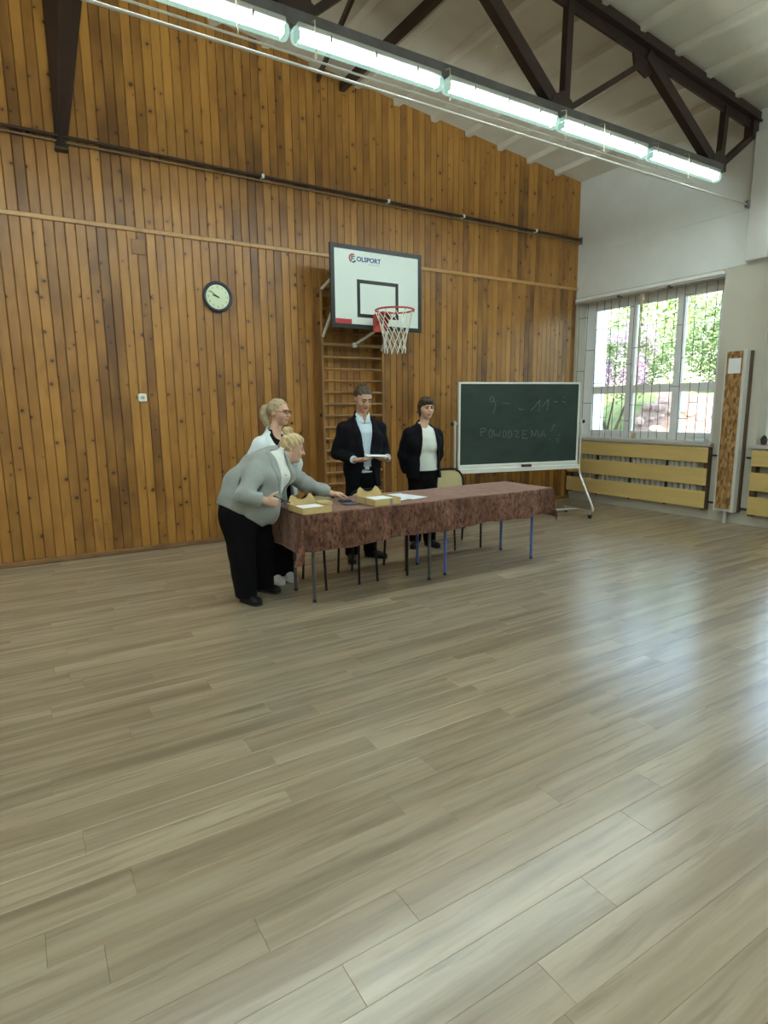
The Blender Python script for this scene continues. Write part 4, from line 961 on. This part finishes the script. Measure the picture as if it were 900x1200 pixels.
def hand_(F, w, dr, pn, side, curl=.5, S=1.0, spread=.06, thumb=.7):
    # w wrist, dr direction to the fingers, pn palm normal, side = unit towards the thumb
    dr = unit(np.array(dr, float)); pn = np.array(pn, float); pn = unit(pn-dr*(pn@dr)); th = np.cross(dr, pn); th = th if th@np.array(side, float) > 0 else -th
    F.cone(w, w+dr*.045*S, .026*S, .034*S, .012, (pn, .62)); F.cone(w+dr*.04*S, w+dr*.085*S, .036*S, .039*S, .012, (pn, .52))
    for i, (off, ln) in enumerate(((.030, .072), (.010, .080), (-.011, .074), (-.031, .058))):
        p = w+dr*.09*S+th*off*S; d = unit(dr+th*off*spread*18); bend = 0
        for j, fr_ in enumerate((.45, .31, .24)):
            bend += curl*(.75, .8, .5)[j]; dd = unit(d*math.cos(bend)+pn*math.sin(bend)); q = p+dd*ln*fr_*S; F.cone(p, q, (.0092-.0008*j)*S, (.0086-.0009*j)*S, .003); p = q
    p = w+dr*.03*S+th*.030*S; d = unit(dr*.7+th*.75+pn*.25*thumb)
    for j, ln in enumerate((.036, .032, .026)):
        q = p+d*ln*S; F.cone(p, q, (.0125-.0015*j)*S, (.011-.0015*j)*S, .005); p = q; d = unit(d+dr*.45*thumb+pn*.35*thumb)
def shoe(R, heel, toe, m, h=.085, wd=.046, name='shoe', sole=M_sole):
    heel, toe = np.array(heel, float), np.array(toe, float); d = unit(toe-heel); lo = np.minimum(heel, toe)-.09; hi = np.maximum(heel, toe)+.09; lo[2] = -.012; hi[2] = .2
    F = Field(lo, hi, .006); z = V3(0, 0, 1); L = np.linalg.norm(toe-heel)
    F.cone(heel+d*.045+z*.045, heel+d*.06+z*h, wd*.9, wd*.92, .02); F.cone(heel+d*.05+z*.035, toe-d*.055+z*.030, wd*.88, wd*1.02, .02, (z, .8)); F.cone(heel+d*L*.35+z*.07, toe-d*.09+z*.035, wd*.75, wd*.7, .03)
    F.half((0, 0, .012), (0, 0, 1)); o = F.build(name, m, R)
    S_ = Field(lo, hi, .006); S_.cone(heel+d*.045+z*.02, toe-d*.055+z*.02, wd*.95, wd*1.08, .01, (z, .8)); S_.half((0, 0, .001), (0, 0, 1)); S_.half((0, 0, .0135), (0, 0, -1)); S_.build('sole', sole, o)
def box_of(pts, pad): P = np.array(pts); return P.min(0)-pad, P.max(0)+pad

def arm(F, sh, el, wr, r=(.062, .05, .036), k=.03): F.cone(sh, el, r[0], r[1], k); F.cone(el, wr, r[1], r[2], k*.6)
def front_cut(F, z_w, ylim=0.0, cx=0.0, k=0):
    # open the front of a jacket: z_w lists (height, half width)
    g = F.grid(); zs = [a for a, b in z_w]; ws = [b for a, b in z_w]; cs = [cx(a) if callable(cx) else cx for a in zs]
    wz = np.interp(g[2].ravel(), zs, ws).reshape(g[2].shape); cz = np.interp(g[2].ravel(), zs, cs).reshape(g[2].shape)
    d = np.maximum(np.abs(g[0]-cz)-wz, g[1]-ylim); F.f = np.maximum(F.f, -d.astype(np.float32)); return F
def region(F, poly_fn, shell):
    # thin flap: the field swollen by shell, kept only where poly_fn <= 0
    G = F.copy(); G.f = np.maximum(G.f-shell, poly_fn(*G.grid()).astype(np.float32)); return G
def lapel_fn(s, cx, pts, ylim):
    # pts: (z, inner half width, outer half width)
    zs = [p[0] for p in pts]
    def fn(x, y, z):
        a = np.interp(z.ravel(), zs, [p[1] for p in pts]).reshape(z.shape); b = np.interp(z.ravel(), zs, [p[2] for p in pts]).reshape(z.shape)
        xs = s*(x-cx); return np.maximum(np.maximum(np.maximum(a-xs, xs-b), y-ylim), np.maximum(zs[0]-z, z-zs[-1]))
    return fn

def standing(name_label, loc, rz, H, P):
    """standing figure facing local -y; P holds the pose and the clothes"""
    R = empty('person', loc, math.radians(rz), label=name_label, cat='person'); k = H/1.80; z_ = V3(0, 0, 1)
    sw = P.get('sw', .185); tw = P.get('tw', .15); td = P.get('td', .72); hipw = P.get('hip', .155)
    feet = P['feet']                                              # (x, y, toe angle) right then left
    ank = [V3(f[0], f[1], .09*k) for f in feet]; hip = [V3(s*.085*k, .0, .92*k) for s in (-1, 1)]
    knee = [(a+h)/2+V3(0, -.02, .02) for a, h in zip(ank, hip)]
    sh = [V3(s*sw*k, .01, 1.375*k) for s in (-1, 1)]; el = P['elbow']; wr = P['wrist']
    pel, wai, che, nek = V3(0, 0, .95*k), V3(0, 0, 1.10*k), V3(0, .0, 1.30*k), V3(0, .02, 1.49*k)
    S = P.get('S', .248*k); ht = math.radians(P.get('hturn', 0)); hp = math.radians(P.get('hpitch', 0))
    fw = V3(math.sin(ht)*math.cos(hp), -math.cos(ht)*math.cos(hp), -math.sin(hp)); hc = V3(P.get('hx', 0), -.01-.03*math.sin(hp), H-.5*S+.004-.012*abs(math.sin(hp))); up = V3(fw[0]*math.tan(hp)*.9, fw[1]*math.tan(hp)*.9, 1)
    allp = [*ank, *sh, *el, *wr, hc+V3(0, 0, .2)]
    lo, hi = box_of(allp, .22); lo[2] = -.01
    B = Field(lo, hi, .0055); y_ = V3(0, 1, 0)
    B.chain([(pel, hipw*k), (wai, (tw-.025)*k), (che, (tw-.005)*k), (nek-V3(0, 0, .09), .075*k)], .05, (y_, .66))
    for s in (0, 1):
        B.cone(che+V3((-1, 1)[s]*.06*k, 0, .05*k), sh[s], .07*k, .048*k, .05); B.cone(nek-V3(0, 0, .03), sh[s], .045*k, .04*k, .04)
        arm(B, sh[s], el[s], wr[s], (.045*k, .037*k, .026*k)); B.chain([(hip[s], .08*k), (knee[s], .055*k), (ank[s], .038*k)], .04); B.cone(ank[s]-V3(0, 0, .03), ank[s]+V3(math.sin(math.radians(feet[s][2]))*.12, -math.cos(math.radians(feet[s][2]))*.12, -.055), .036, .026, .03)
        hd = P['hand'][s]; hand_(B, wr[s], *hd)
    B.cone(nek-V3(0, 0, .04), hc-S*.30*unit(up)-fw*S*.06, .055*k*P.get('neck', 1), .052*k*P.get('neck', 1), .03)
    g, A = head(B, hc, fw, up, S); sk = P.get('skin', M_skin)
    B.build('body', [sk, M_lip], R, lip_pick(g, A, S)); face_parts(R, g, A, S, P.get('closed', False), P.get('browmat'))
    # trousers
    T = Field(V3(lo[0], -.35, .0), V3(hi[0], .35, 1.12*k), .008); lw = P.get('leg', 1.0)
    T.cone(pel+V3(0, 0, .03), pel+V3(0, .01, -.05*k), (hipw+.005)*k, (hipw+.012)*k, .05, (y_, .74))
    for s in (0, 1): T.chain([(hip[s]-V3(0, -.01, .04), .098*k), (knee[s], .078*k*lw), (ank[s]+V3(0, 0, -.02), .066*k*lw)], .04)
    T.half((0, 0, P.get('cuffz', .055)), (0, 0, 1)); T.half((0, 0, P.get('waistz', 1.02)*k), (0, 0, -1)); T.ripple(.0035, 3, 9, 16, 1); T.build('trousers', P.get('trm', M_trs), R)
    # shirt: torso and neck opening
    W_ = Field(V3(-.32, -.3, .85*k), V3(.32, .3, 1.62*k), .007); W_.chain([(pel+V3(0, 0, P.get('shirtlow', .0)), (hipw+.005)*k), (wai, (tw)*k), (che, (tw+.014)*k), (nek-V3(0, 0, .07), .09*k)], .05, (y_, td))
    for s in (0, 1): W_.cone(che+V3((-1, 1)[s]*.06*k, 0, .05*k), sh[s]*.8+che*.2, .068*k, .05*k, .05)
    if P.get('bust'):
        for s in (-1, 1): W_.ell(V3(s*.075*k, -.095*k, 1.235*k), V3(.075, .06, .07)*k, None, .04)
    W_.cone(nek-V3(0, .0, .05), nek+V3(0, .0, P.get('collar', .03)), .074*k, .064*k, .02)
    W_.ell(nek+V3(0, -.065*k, .035*k+P.get('collar', .03)-.03), V3(.042, .06, P.get('vneck', .06))*k, None, .01, 's'); W_.cone(nek-V3(0, 0, .0), nek+V3(0, 0, .2), .050*k, .056*k, 0, None, 's')
    W_.half((0, 0, P.get('shirtz', .93)*k), (0, 0, 1)); W_.build(P.get('shirtname', 'shirt'), P['shirt'], R)
    # jacket
    pts = [*el, *wr]; jl, jh = box_of([*sh, *pts, V3(0, 0, .75*k)], .2); jh[2] = 1.6*k
    J = Field(jl, jh, .007); jz = P.get('jz', .80); flare = P.get('flare', .012)
    J.chain([(V3(0, .0, (jz-.02)*k), (hipw+.018+flare)*k), (pel, (hipw+.020)*k), (wai, (tw+.018)*k), (che, (tw+.030)*k), (nek-V3(0, 0, .075), .10*k)], .06, (y_, td+.05))
    if P.get('bust'):
        for s in (-1, 1): J.ell(V3(s*.08*k, -.09*k, 1.235*k), V3(.085, .07, .08)*k, None, .05)
    for s in (0, 1):
        J.cone(che+V3((-1, 1)[s]*.06*k, .0, .03*k), sh[s]+V3(0, 0, -.005), .085*k, .060*k, .04); J.cone(nek-V3(0, -.01, .045), sh[s]+V3(0, 0, .004), .058*k, .053*k, .03)
        r_ = P.get('sleeve', (.063, .060, .047)); d = unit(wr[s]-el[s]); J.cone(sh[s], el[s], r_[0]*k, r_[1]*k, .035); J.cone(el[s], wr[s]-d*P.get('cuffback', .02), r_[1]*k, r_[2]*k, .03)
    J.cone(nek-V3(0, -.015, .06), nek+V3(0, .02, .015), .085*k, .068*k, .03)
    J.ripple(.005, 13, 6, 27, .4).ripple(.0045, -23, 11, 17, 2)
    for s in (() if P.get('nocut') else (0, 1)):  # clean sleeve end
        d = unit(wr[s]-el[s]); e = wr[s]-d*P.get('cuffback', .02); sl, gg = J.sub(e-.08, e+.08)
        if sl is not None:
            dd = (gg[0]-e[0])*d[0]+(gg[1]-e[1])*d[1]+(gg[2]-e[2])*d[2]; rr = np.sqrt((gg[0]-e[0])**2+(gg[1]-e[1])**2+(gg[2]-e[2])**2)
            J.f[sl] = np.where(rr < .075, np.maximum(J.f[sl], dd-.0), J.f[sl])
    J.cone(nek-V3(0, 0, .05), nek+V3(0, -.01, .2), .060*k, .064*k, 0, None, 's'); J.half((0, 0, jz*k), (0, 0, 1))
    K = J.copy(); front_cut(J, [(a*k, b) for a, b in P['open']], -.015, P.get('ocx', 0.0)); jo = J.build(P.get('jname', 'blazer'), P['jm'], R)
    for s in (-1, 1):
        lp = [(a*k, b, c) for a, b, c in P['lapel']]; G = region(K, lapel_fn(s, P.get('lcx', 0.0), lp, -.02), .006); G.build('lapel', P['jm'], jo)
    return dict(R=R, g=g, A=A, S=S, k=k, nek=nek, wr=wr, el=el, hc=hc, fw=fw)
def hair_cap(q, m, line, back=.0, thick=.03, extra=None, name='hair', low=-.12, side=.10):
    g, A, S = q['g'], q['A'], q['S']; c = g(0, 0, 0); F = Field(c-.32, c+.32, .0055)
    F.ell(g(0, -.07, .15), S*V3(.345+thick, .40+thick, .365+thick), A, .01)
    lf, fw, up = A; G = F.grid(); X = ((G[0]-c[0])*lf[0]+(G[1]-c[1])*lf[1]+(G[2]-c[2])*lf[2])/S; Y = ((G[0]-c[0])*fw[0]+(G[1]-c[1])*fw[1]+(G[2]-c[2])*fw[2])/S; Z = ((G[0]-c[0])*up[0]+(G[1]-c[1])*up[1]+(G[2]-c[2])*up[2])/S
    tmp = np.clip((Z+.02)/.14, 0, 1); bare = np.maximum(side+.17*tmp*(np.abs(X) > .2)-Y, Z-line+.10*np.clip((np.abs(X)-.12)/.2, 0, 1))*S                                     # <0 inside the bare face region
    F.f = np.maximum(F.f, -bare.astype(np.float32)); F.f = np.maximum(F.f, ((low-Z)*S).astype(np.float32))
    if extra: extra(F, g, A, S)
    F.ripple(.0022, 160, 40, 60); return F.build(name, m, q['R'])

def feet_shoes(R, feet, m, ln=.27, **kw):
    for x, y, a in feet:
        d = V3(math.sin(math.radians(a)), -math.cos(math.radians(a)), 0); p = V3(x, y, 0); shoe(R, p-d*.07, p+d*(ln-.07), m, **kw)
# ---- man in the dark suit reading from a sheet
ft = [(-.13, .03, -12), (.10, .10, 42)]
q = standing('man in dark suit and pale blue shirt reading a sheet behind the table', (3.03, 5.34, 0), -12, 1.80, dict(
    feet=ft, elbow=[V3(-.255, .055, 1.12), V3(.255, .05, 1.11)], wrist=[V3(-.140, -.205, 1.075), V3(.205, -.190, 1.075)],
    hand=[((.85, -.45, .05), (0, -.1, 1), (0, -1, 0), .10, 1.05), ((-.85, -.45, .05), (0, -.1, 1), (0, -1, 0), .10, 1.05)],
    hturn=10, hpitch=20, skin=M_skin2, closed=True, sw=.195, tw=.165, hip=.155, shirt=M_shirt, collar=.005, vneck=.10, jm=M_blk, jz=.79, hx=.01,
    open=[(.70, .11), (.92, .075), (1.02, .042), (1.15, .038), (1.30, .062), (1.42, .085), (1.6, .085)], ocx=.012, lapel=[(1.12, .040, .055), (1.30, .062, .125), (1.33, .066, .145), (1.44, .082, .115), (1.49, .075, .095)], cuffback=.035, leg=1.05, browmat=M_browd))
R = q['R']; feet_shoes(R, ft, M_shoe, .285)
hair_cap(q, M_hbrown, .27, thick=.014, low=-.06, side=-.05)
for s in (0, 1):
    d = unit(q['wr'][s]-q['el'][s]); e = q['wr'][s]; Vv = MB().tube([e-d*.05, e-d*.008], [.040, .037], 16); Vv.build('shirt_cuff', M_shirt, R, True)
k = 1.0
MB().tube([(.155*math.cos(a), .112*math.sin(a)-.002, .985) for a in np.linspace(0, 2*math.pi, 40, endpoint=False)], .016, 8, True).build('belt', M_shoe, R, True)
MB().cbox(-.018, .03, -.138, -.128, .968, 1.0, .003).build('belt_buckle', M_chrome, R)
for s in (-1, 1):
    c = MB(); nz = 1.535
    c.add([(s*.005, -.102, 1.435), (s*.058, -.098, 1.445), (s*.078, -.02, 1.522), (s*.066, -.034, 1.538), (s*.022, -.088, 1.488)], [(0, 1, 2, 3, 4)])
    o = c.build('collar', M_shirt, R); mo = o.modifiers.new('thickness', 'SOLIDIFY'); mo.thickness = .006
pm = MB().box(-.105, .105, -.07, .07, 0, .004); o = pm.build('reading_sheet', M_paper, loc=(3.025, 5.05, 1.1155), label='white sheet held in both hands by the man in the suit', cat='paper'); o.rotation_euler = (.06, .05, math.radians(-16))

# ---- woman in the dark cardigan, hands behind her back
ft = [(-.09, .02, -22), (.075, .0, 24)]
q = standing('woman with dark fringe in white top and open black blazer, hands behind back', (3.905, 5.50, 0), -19, 1.685, dict(
    feet=ft, elbow=[V3(-.215, .075, 1.06), V3(.205, .075, 1.06)], wrist=[V3(-.15, .15, .85), V3(.14, .15, .86)],
    hand=[((.9, .2, -.2), (0, -1, 0), (0, 0, 1), .4, .9), ((-.9, .2, -.2), (0, -1, 0), (0, 0, 1), .4, .9)], nocut=True,
    hturn=6, hpitch=2, S=.232, hx=.035, sw=.178, tw=.165, td=.80, hip=.178, bust=True, shirt=M_top, shirtname='knit_top', collar=-.005, vneck=.05, shirtz=.945, shirtlow=-.02, jm=M_blk, jz=.855, flare=.02,
    open=[(.70, .125), (.95, .118), (1.15, .105), (1.30, .085), (1.42, .078), (1.6, .08)], ocx=.035, lcx=.035, lapel=[(1.12, .104, .112), (1.28, .088, .13), (1.42, .078, .125), (1.50, .078, .11)], cuffback=.03, sleeve=(.064, .070, .058), waistz=1.03, leg=1.12, browmat=M_browd))
R = q['R']; feet_shoes(R, ft, M_shoe, .255)
def bob(F, g, A, S):
    F.cone(g(-.33, -.08, .10), g(-.345, -.02, -.24), S*.085, S*.05, .02); F.cone(g(.33, -.08, .10), g(.345, -.02, -.24), S*.085, S*.05, .02)
    F.cone(g(-.2, -.36, .0), g(-.15, -.33, -.36), S*.12, S*.09, .02); F.cone(g(.2, -.36, .0), g(.15, -.33, -.36), S*.12, S*.09, .02); F.cone(g(0, -.38, .0), g(0, -.36, -.36), S*.12, S*.10, .02)
    F.ell(g(0, .13, .33), S*V3(.30, .27, .16), A, .02)
hair_cap(q, M_hdark, .145, thick=.032, low=-.2, side=.02, extra=bob)

# ---- woman in the white blazer with a ponytail and glasses
ft = [(-.09, -.02, -10), (.05, -.03, -12)]
q = standing('woman with blonde ponytail and glasses in a white blazer', (2.015, 5.145, 0), 14, 1.665, dict(
    feet=ft, elbow=[V3(-.265, .05, 1.07), V3(.27, .04, 1.07)], wrist=[V3(-.23, .0, .86), V3(.215, .06, .86)],
    hand=[((.05, -.3, -.9), (1, 0, 0), (0, -1, 0), .35, .92), ((-.05, -.3, -.9), (-1, 0, 0), (0, -1, 0), .35, .92)],
    hturn=22, hpitch=2, S=.23, sw=.175, tw=.148, td=.76, hip=.165, bust=True, shirt=M_trs, shirtname='black_top', collar=-.01, vneck=.09, shirtz=.95, jm=M_wblz, jz=.86, hx=.045,
    open=[(.70, .10), (.95, .075), (1.12, .03), (1.28, .062), (1.42, .085), (1.6, .085)], lapel=[(1.10, .03, .05), (1.27, .062, .125), (1.42, .085, .125), (1.50, .08, .10)], sleeve=(.064, .058, .048), leg=1.25, cuffz=.04, waistz=1.03))
R = q['R']; feet_shoes(R, ft, M_sneak, .255, name='sneaker', sole=M_sneak)
def pony(F, g, A, S):
    F.ell(g(0, -.44, .17), S*V3(.12, .10, .12), A, .02); F.ell(g(.02, -.62, .08), S*V3(.20, .20, .20), A, .03); F.ell(g(0, -.66, -.14), S*V3(.21, .19, .26), A, .03); F.ell(g(.02, -.58, -.40), S*V3(.15, .14, .22), A, .03); F.ell(g(.04, -.50, -.60), S*V3(.08, .08, .15), A, .03)
hair_cap(q, M_hash, .30, thick=.018, low=-.1, side=.0, extra=pony)
g, A, S = q['g'], q['A'], q['S']; gl = MB()
gl2 = empty('glasses', (0, 0, 0)); gl2.parent = R
for s in (-1, 1):
    c = g(s*.135, .43, .0); MB().tube([Vector(c+S*(.098*math.cos(a)*A[0]+.066*math.sin(a)*A[2]-.03*abs(math.cos(a))*0*A[1])) for a in np.linspace(0, 2*math.pi, 24, endpoint=False)], .0022, 6, True).build('lens_rim', M_black, gl2)
    MB().tube([Vector(g(s*.235, .42, .02)), Vector(g(s*.315, .22, .03)), Vector(g(s*.33, -.08, .01))], .002, 6).build('temple', M_black, gl2)
MB().tube([Vector(g(-.04, .44, .015)), Vector(g(.04, .44, .015))], .0022, 6).build('bridge', M_black, gl2)

# ---- woman in the grey blazer bending over the table
O1 = V3(1.62, 4.68, 0)
R = empty('person', tuple(O1), label='woman with blonde bun in grey blazer bending over the table end', cat='person')
w_ = lambda x, y, z: V3(x, y, z)-O1
lat = unit(V3(.93, .37, 0)); sp = unit(V3(.30, -.02, .36)); dep = unit(np.cross(sp, lat)); dep = dep if dep@V3(.37, -.93, 0) > 0 else -dep
pel, wai, che, nek = w_(1.56, 4.70, .86), w_(1.65, 4.69, .99), w_(1.76, 4.68, 1.10), w_(1.875, 4.67, 1.195)
sh = [w_(1.60, 4.535, 1.095), w_(1.965, 4.775, 1.06)]; el = [w_(1.455, 4.385, .93), w_(2.18, 4.895, .915)]; wr = [w_(1.605, 4.375, .885), w_(2.425, 4.865, .812)]
hip = [pel-lat*.10+V3(0, 0, -.05), pel+lat*.10+V3(0, 0, -.05)]; ank = [w_(1.515, 4.665, .09), w_(1.735, 4.87, .09)]; knee = [(hip[i]+ank[i])/2+V3(.0, -.02, 0) for i in (0, 1)]
hc = w_(1.972, 4.655, 1.262); S = .222; hf = unit(V3(.92, -.28, -.26)); hu = V3(.25, -.06, 1)
lo, hi = box_of([*sh, *el, *wr, *ank, hc, wr[1]+V3(.2, 0, 0)], .24); lo[2] = -.01
B = Field(lo, hi, .0055); B.chain([(pel, .18), (wai, .165), (che, .16), (nek-sp*.07, .09)], .06, (dep, .85))
for s in (0, 1):
    B.cone(che, sh[s], .08, .06, .05); arm(B, sh[s], el[s], wr[s], (.055, .045, .029)); B.chain([(hip[s], .10), (knee[s], .07), (ank[s], .042)], .04)
    d = unit(V3(*((.34, -.94, 0) if s == 0 else (.57, -.82, 0)))); B.cone(ank[s]-V3(0, 0, .03), ank[s]+d*.12-V3(0, 0, .055), .036, .026, .03)
hand_(B, wr[0], (.93, -.12, -.25), (0, 1, .1), (0, 0, 1), .95, .95); hand_(B, wr[1], (.97, -.10, -.12), (0, .1, -1), (0, -1, 0), .22, .95, .10)
B.cone(nek-sp*.04, hc-S*.28*unit(hu)-hf*S*.05, .062, .060, .04)
g, A = head(B, hc, hf, hu, S); B.ell(g(0, .10, -.45), S*V3(.16, .16, .10), A, .03)
B.build('body', [M_skin, M_lip], R, lip_pick(g, A, S)); face_parts(R, g, A, S, True)
# trousers
T = Field(V3(-.5, -.45, 0), V3(.55, .5, 1.0), .008); T.cone(pel+sp*.02, pel+V3(-.01, 0, -.10), .215, .215, .05, (unit(V3(.37, -.93, 0)), .86))
for s in (0, 1): T.chain([(hip[s]-V3(0, 0, .06), .135), (knee[s], .108), (ank[s]-V3(0, 0, .02), .094)], .05)
T.half((0, 0, .052), (0, 0, 1)); T.ripple(.004, 5, 7, 18, 1); T.half(tuple(pel+sp*.06), tuple(-sp)); T.build('trousers', M_trs, R)
for s, d in ((0, V3(.34, -.94, 0)), (1, V3(.57, -.82, 0))): d = unit(d); p = ank[s]*V3(1, 1, 0); shoe(R, p-d*.07, p+d*.185, M_shoe, .07, .047)
# blouse and blazer share a torso
def torso1(F, e):
    F.chain([(w_(1.515, 4.70, .74), .215+e), (w_(1.60, 4.685, .92), .222+e), (w_(1.73, 4.675, 1.06), .205+e), (w_(1.825, 4.672, 1.15), .125+e)], .07, (dep, .88))
    F.ell(w_(1.655, 4.585, .83), V3(.17, .15, .18)+e, None, .08)
    for s in (-1, 1): F.ell(che-sp*.02+dep*.13+lat*s*.085, V3(.085, .085, .085)+e, None, .05)
def coords(F):
    G = F.grid(); p = che
    f_ = lambda a: (G[0]-p[0])*a[0]+(G[1]-p[1])*a[1]+(G[2]-p[2])*a[2]
    return f_(sp), f_(lat), f_(dep)
bl, bh = V3(-.62, -.62, .45), V3(.95, .62, 1.36)
L_ = Field(bl, bh, .008); torso1(L_, -.016); L_.cone(nek-sp*.06, nek+sp*.03, .085, .072, .03); L_.cone(nek-sp*.0, nek+sp*.2, .060, .066, 0, None, 's'); L_.ell(nek+dep*.07+sp*.04, V3(.05, .05, .06), None, .01, 's')
hem0 = w_(1.345, 4.62, .835); hn = unit(V3(.55, .05, .83)); L_.half(tuple(hem0-hn*.022), tuple(hn)); L_.half(tuple(che+dep*.0), tuple(dep)); L_.half(tuple(che-lat*.125), tuple(lat)); L_.half(tuple(che+lat*.13), tuple(-lat)); L_.ripple(.004, 20, 16, 9); L_.build('blouse', M_blouse, R)
J = Field(bl, bh, .007); torso1(J, .0)
sr = (.088, .074, .056)
u_ = sh[0]+.42*(el[0]-sh[0]); J.cone(u_, el[0], sr[0]+.010, sr[1]+.014, .01, None, 's'); J.cone(el[0], wr[0], sr[1]+.014, sr[2]+.014, .01, None, 's')
for s in (0, 1):
    J.cone(che+sp*.02, sh[s], .11, .080, .05); J.cone(nek-sp*.05, sh[s], .07, .065, .03); d = unit(wr[s]-el[s]); J.cone(sh[s], el[s], sr[0]-.006, sr[1]-.006, .012); J.cone(el[s], wr[s]-d*.035, sr[1]-.006, sr[2]-.004, .012)
J.cone(nek-sp*.09, nek-sp*.0-dep*.02, .105, .080, .04)
J.cone(w_(1.84, 4.60, .99), w_(1.765, 4.54, .70), .06, .065, .03, (dep, .4))
J.ripple(.006, 15, 11, 24, .7).ripple(.005, -27, 19, 15, 2).ripple(.003, 40, 12, -31, 1)
for s in (0, 1):
    d = unit(wr[s]-el[s]); e = wr[s]-d*.03; sl_, gg = J.sub(e-.1, e+.1); dd = (gg[0]-e[0])*d[0]+(gg[1]-e[1])*d[1]+(gg[2]-e[2])*d[2]; rr = np.sqrt((gg[0]-e[0])**2+(gg[1]-e[1])**2+(gg[2]-e[2])**2)
    J.f[sl_] = np.where((rr < .078), np.maximum(J.f[sl_], dd), J.f[sl_])
J.cone(nek-sp*.05, nek+sp*.2, .068, .074, 0, None, 's'); J.half(tuple(hem0), tuple(hn))
K = J.copy(); cs, cl, cdp = coords(J)
ss = [-.6, -.40, -.25, -.10, .0, .10, .3]; hw = [.13, .105, .062, .042, .052, .066, .07]; cc = [.0, .0, .01, .015, .015, .01, .0]
wz = np.interp(cs.ravel(), ss, hw).reshape(cs.shape); cz = np.interp(cs.ravel(), ss, cc).reshape(cs.shape)
J.f = np.maximum(J.f, -np.maximum(np.abs(cl-cz)-wz, .02-cdp).astype(np.float32)); jo = J.build('blazer', M_grey, R)
for s in (-1, 1):
    G = K.copy(); xs = s*(cl-cz); outer = np.interp(cs.ravel(), [-.20, -.03, .0, .09, .16], [.045, .115, .13, .105, .085]).reshape(cs.shape)
    fn = np.maximum(np.maximum(np.maximum(wz-xs, xs-outer), .03-cdp), np.maximum(-.19-cs, cs-.15)); G.f = np.maximum(G.f-.006, fn.astype(np.float32)); G.build('lapel', M_grey, jo)
# blouse buttons
for i in range(5):
    t = -.32+.085*i; p = che+sp*t+lat*.012; 
    best = None
    for j in range(60):
        f_ = .05+j*.006; c = p+dep*f_; ii = np.round((c-L_.lo)/L_.h).astype(int)
        if (ii >= 0).all() and (ii < L_.n).all() and L_.f[tuple(ii)] > 0: best = c; break
    if best is not None: MB().disc(Vector(best-dep*.004), Vector(dep), .007, .005, 10).build('button', M_house, R)
def bun(F, g, A, S):
    F.ell(g(.0, -.30, .52), S*V3(.19, .19, .165), A, .012); F.ell(g(.06, -.38, .60), S*V3(.12, .12, .10), A, .02); F.ell(g(-.08, -.25, .64), S*V3(.10, .10, .09), A, .02); F.ell(g(0, .12, .36), S*V3(.24, .22, .13), A, .03); F.ell(g(0, -.38, -.10), S*V3(.24, .14, .20), A, .03)
hair_cap(dict(R=R, g=g, A=A, S=S), M_hblond, .26, thick=.035, low=-.24, side=.03, extra=bun)
for s in (-1, 1): MB().disc(Vector(g(s*.325, -.04, -.17)), Vector(A[0]*s), .005, .006, 8).build('earring', M_chrome, R)
# pen in her hand
a = Vector(wr[0]+O1+V3(.105, -.012, .015)); b = a+Vector((.085, -.05, -.045))
o = empty('pen', tuple(a), label='dark pen held by the woman in the grey blazer', cat='pen')
MB().tube([Vector((-.035, .02, .018)), b-a], .0042, 8).build('barrel', M_black, o); MB().tube([b-a, (b-a)*1.12], [.004, .001], 8).build('tip', M_chrome, o)
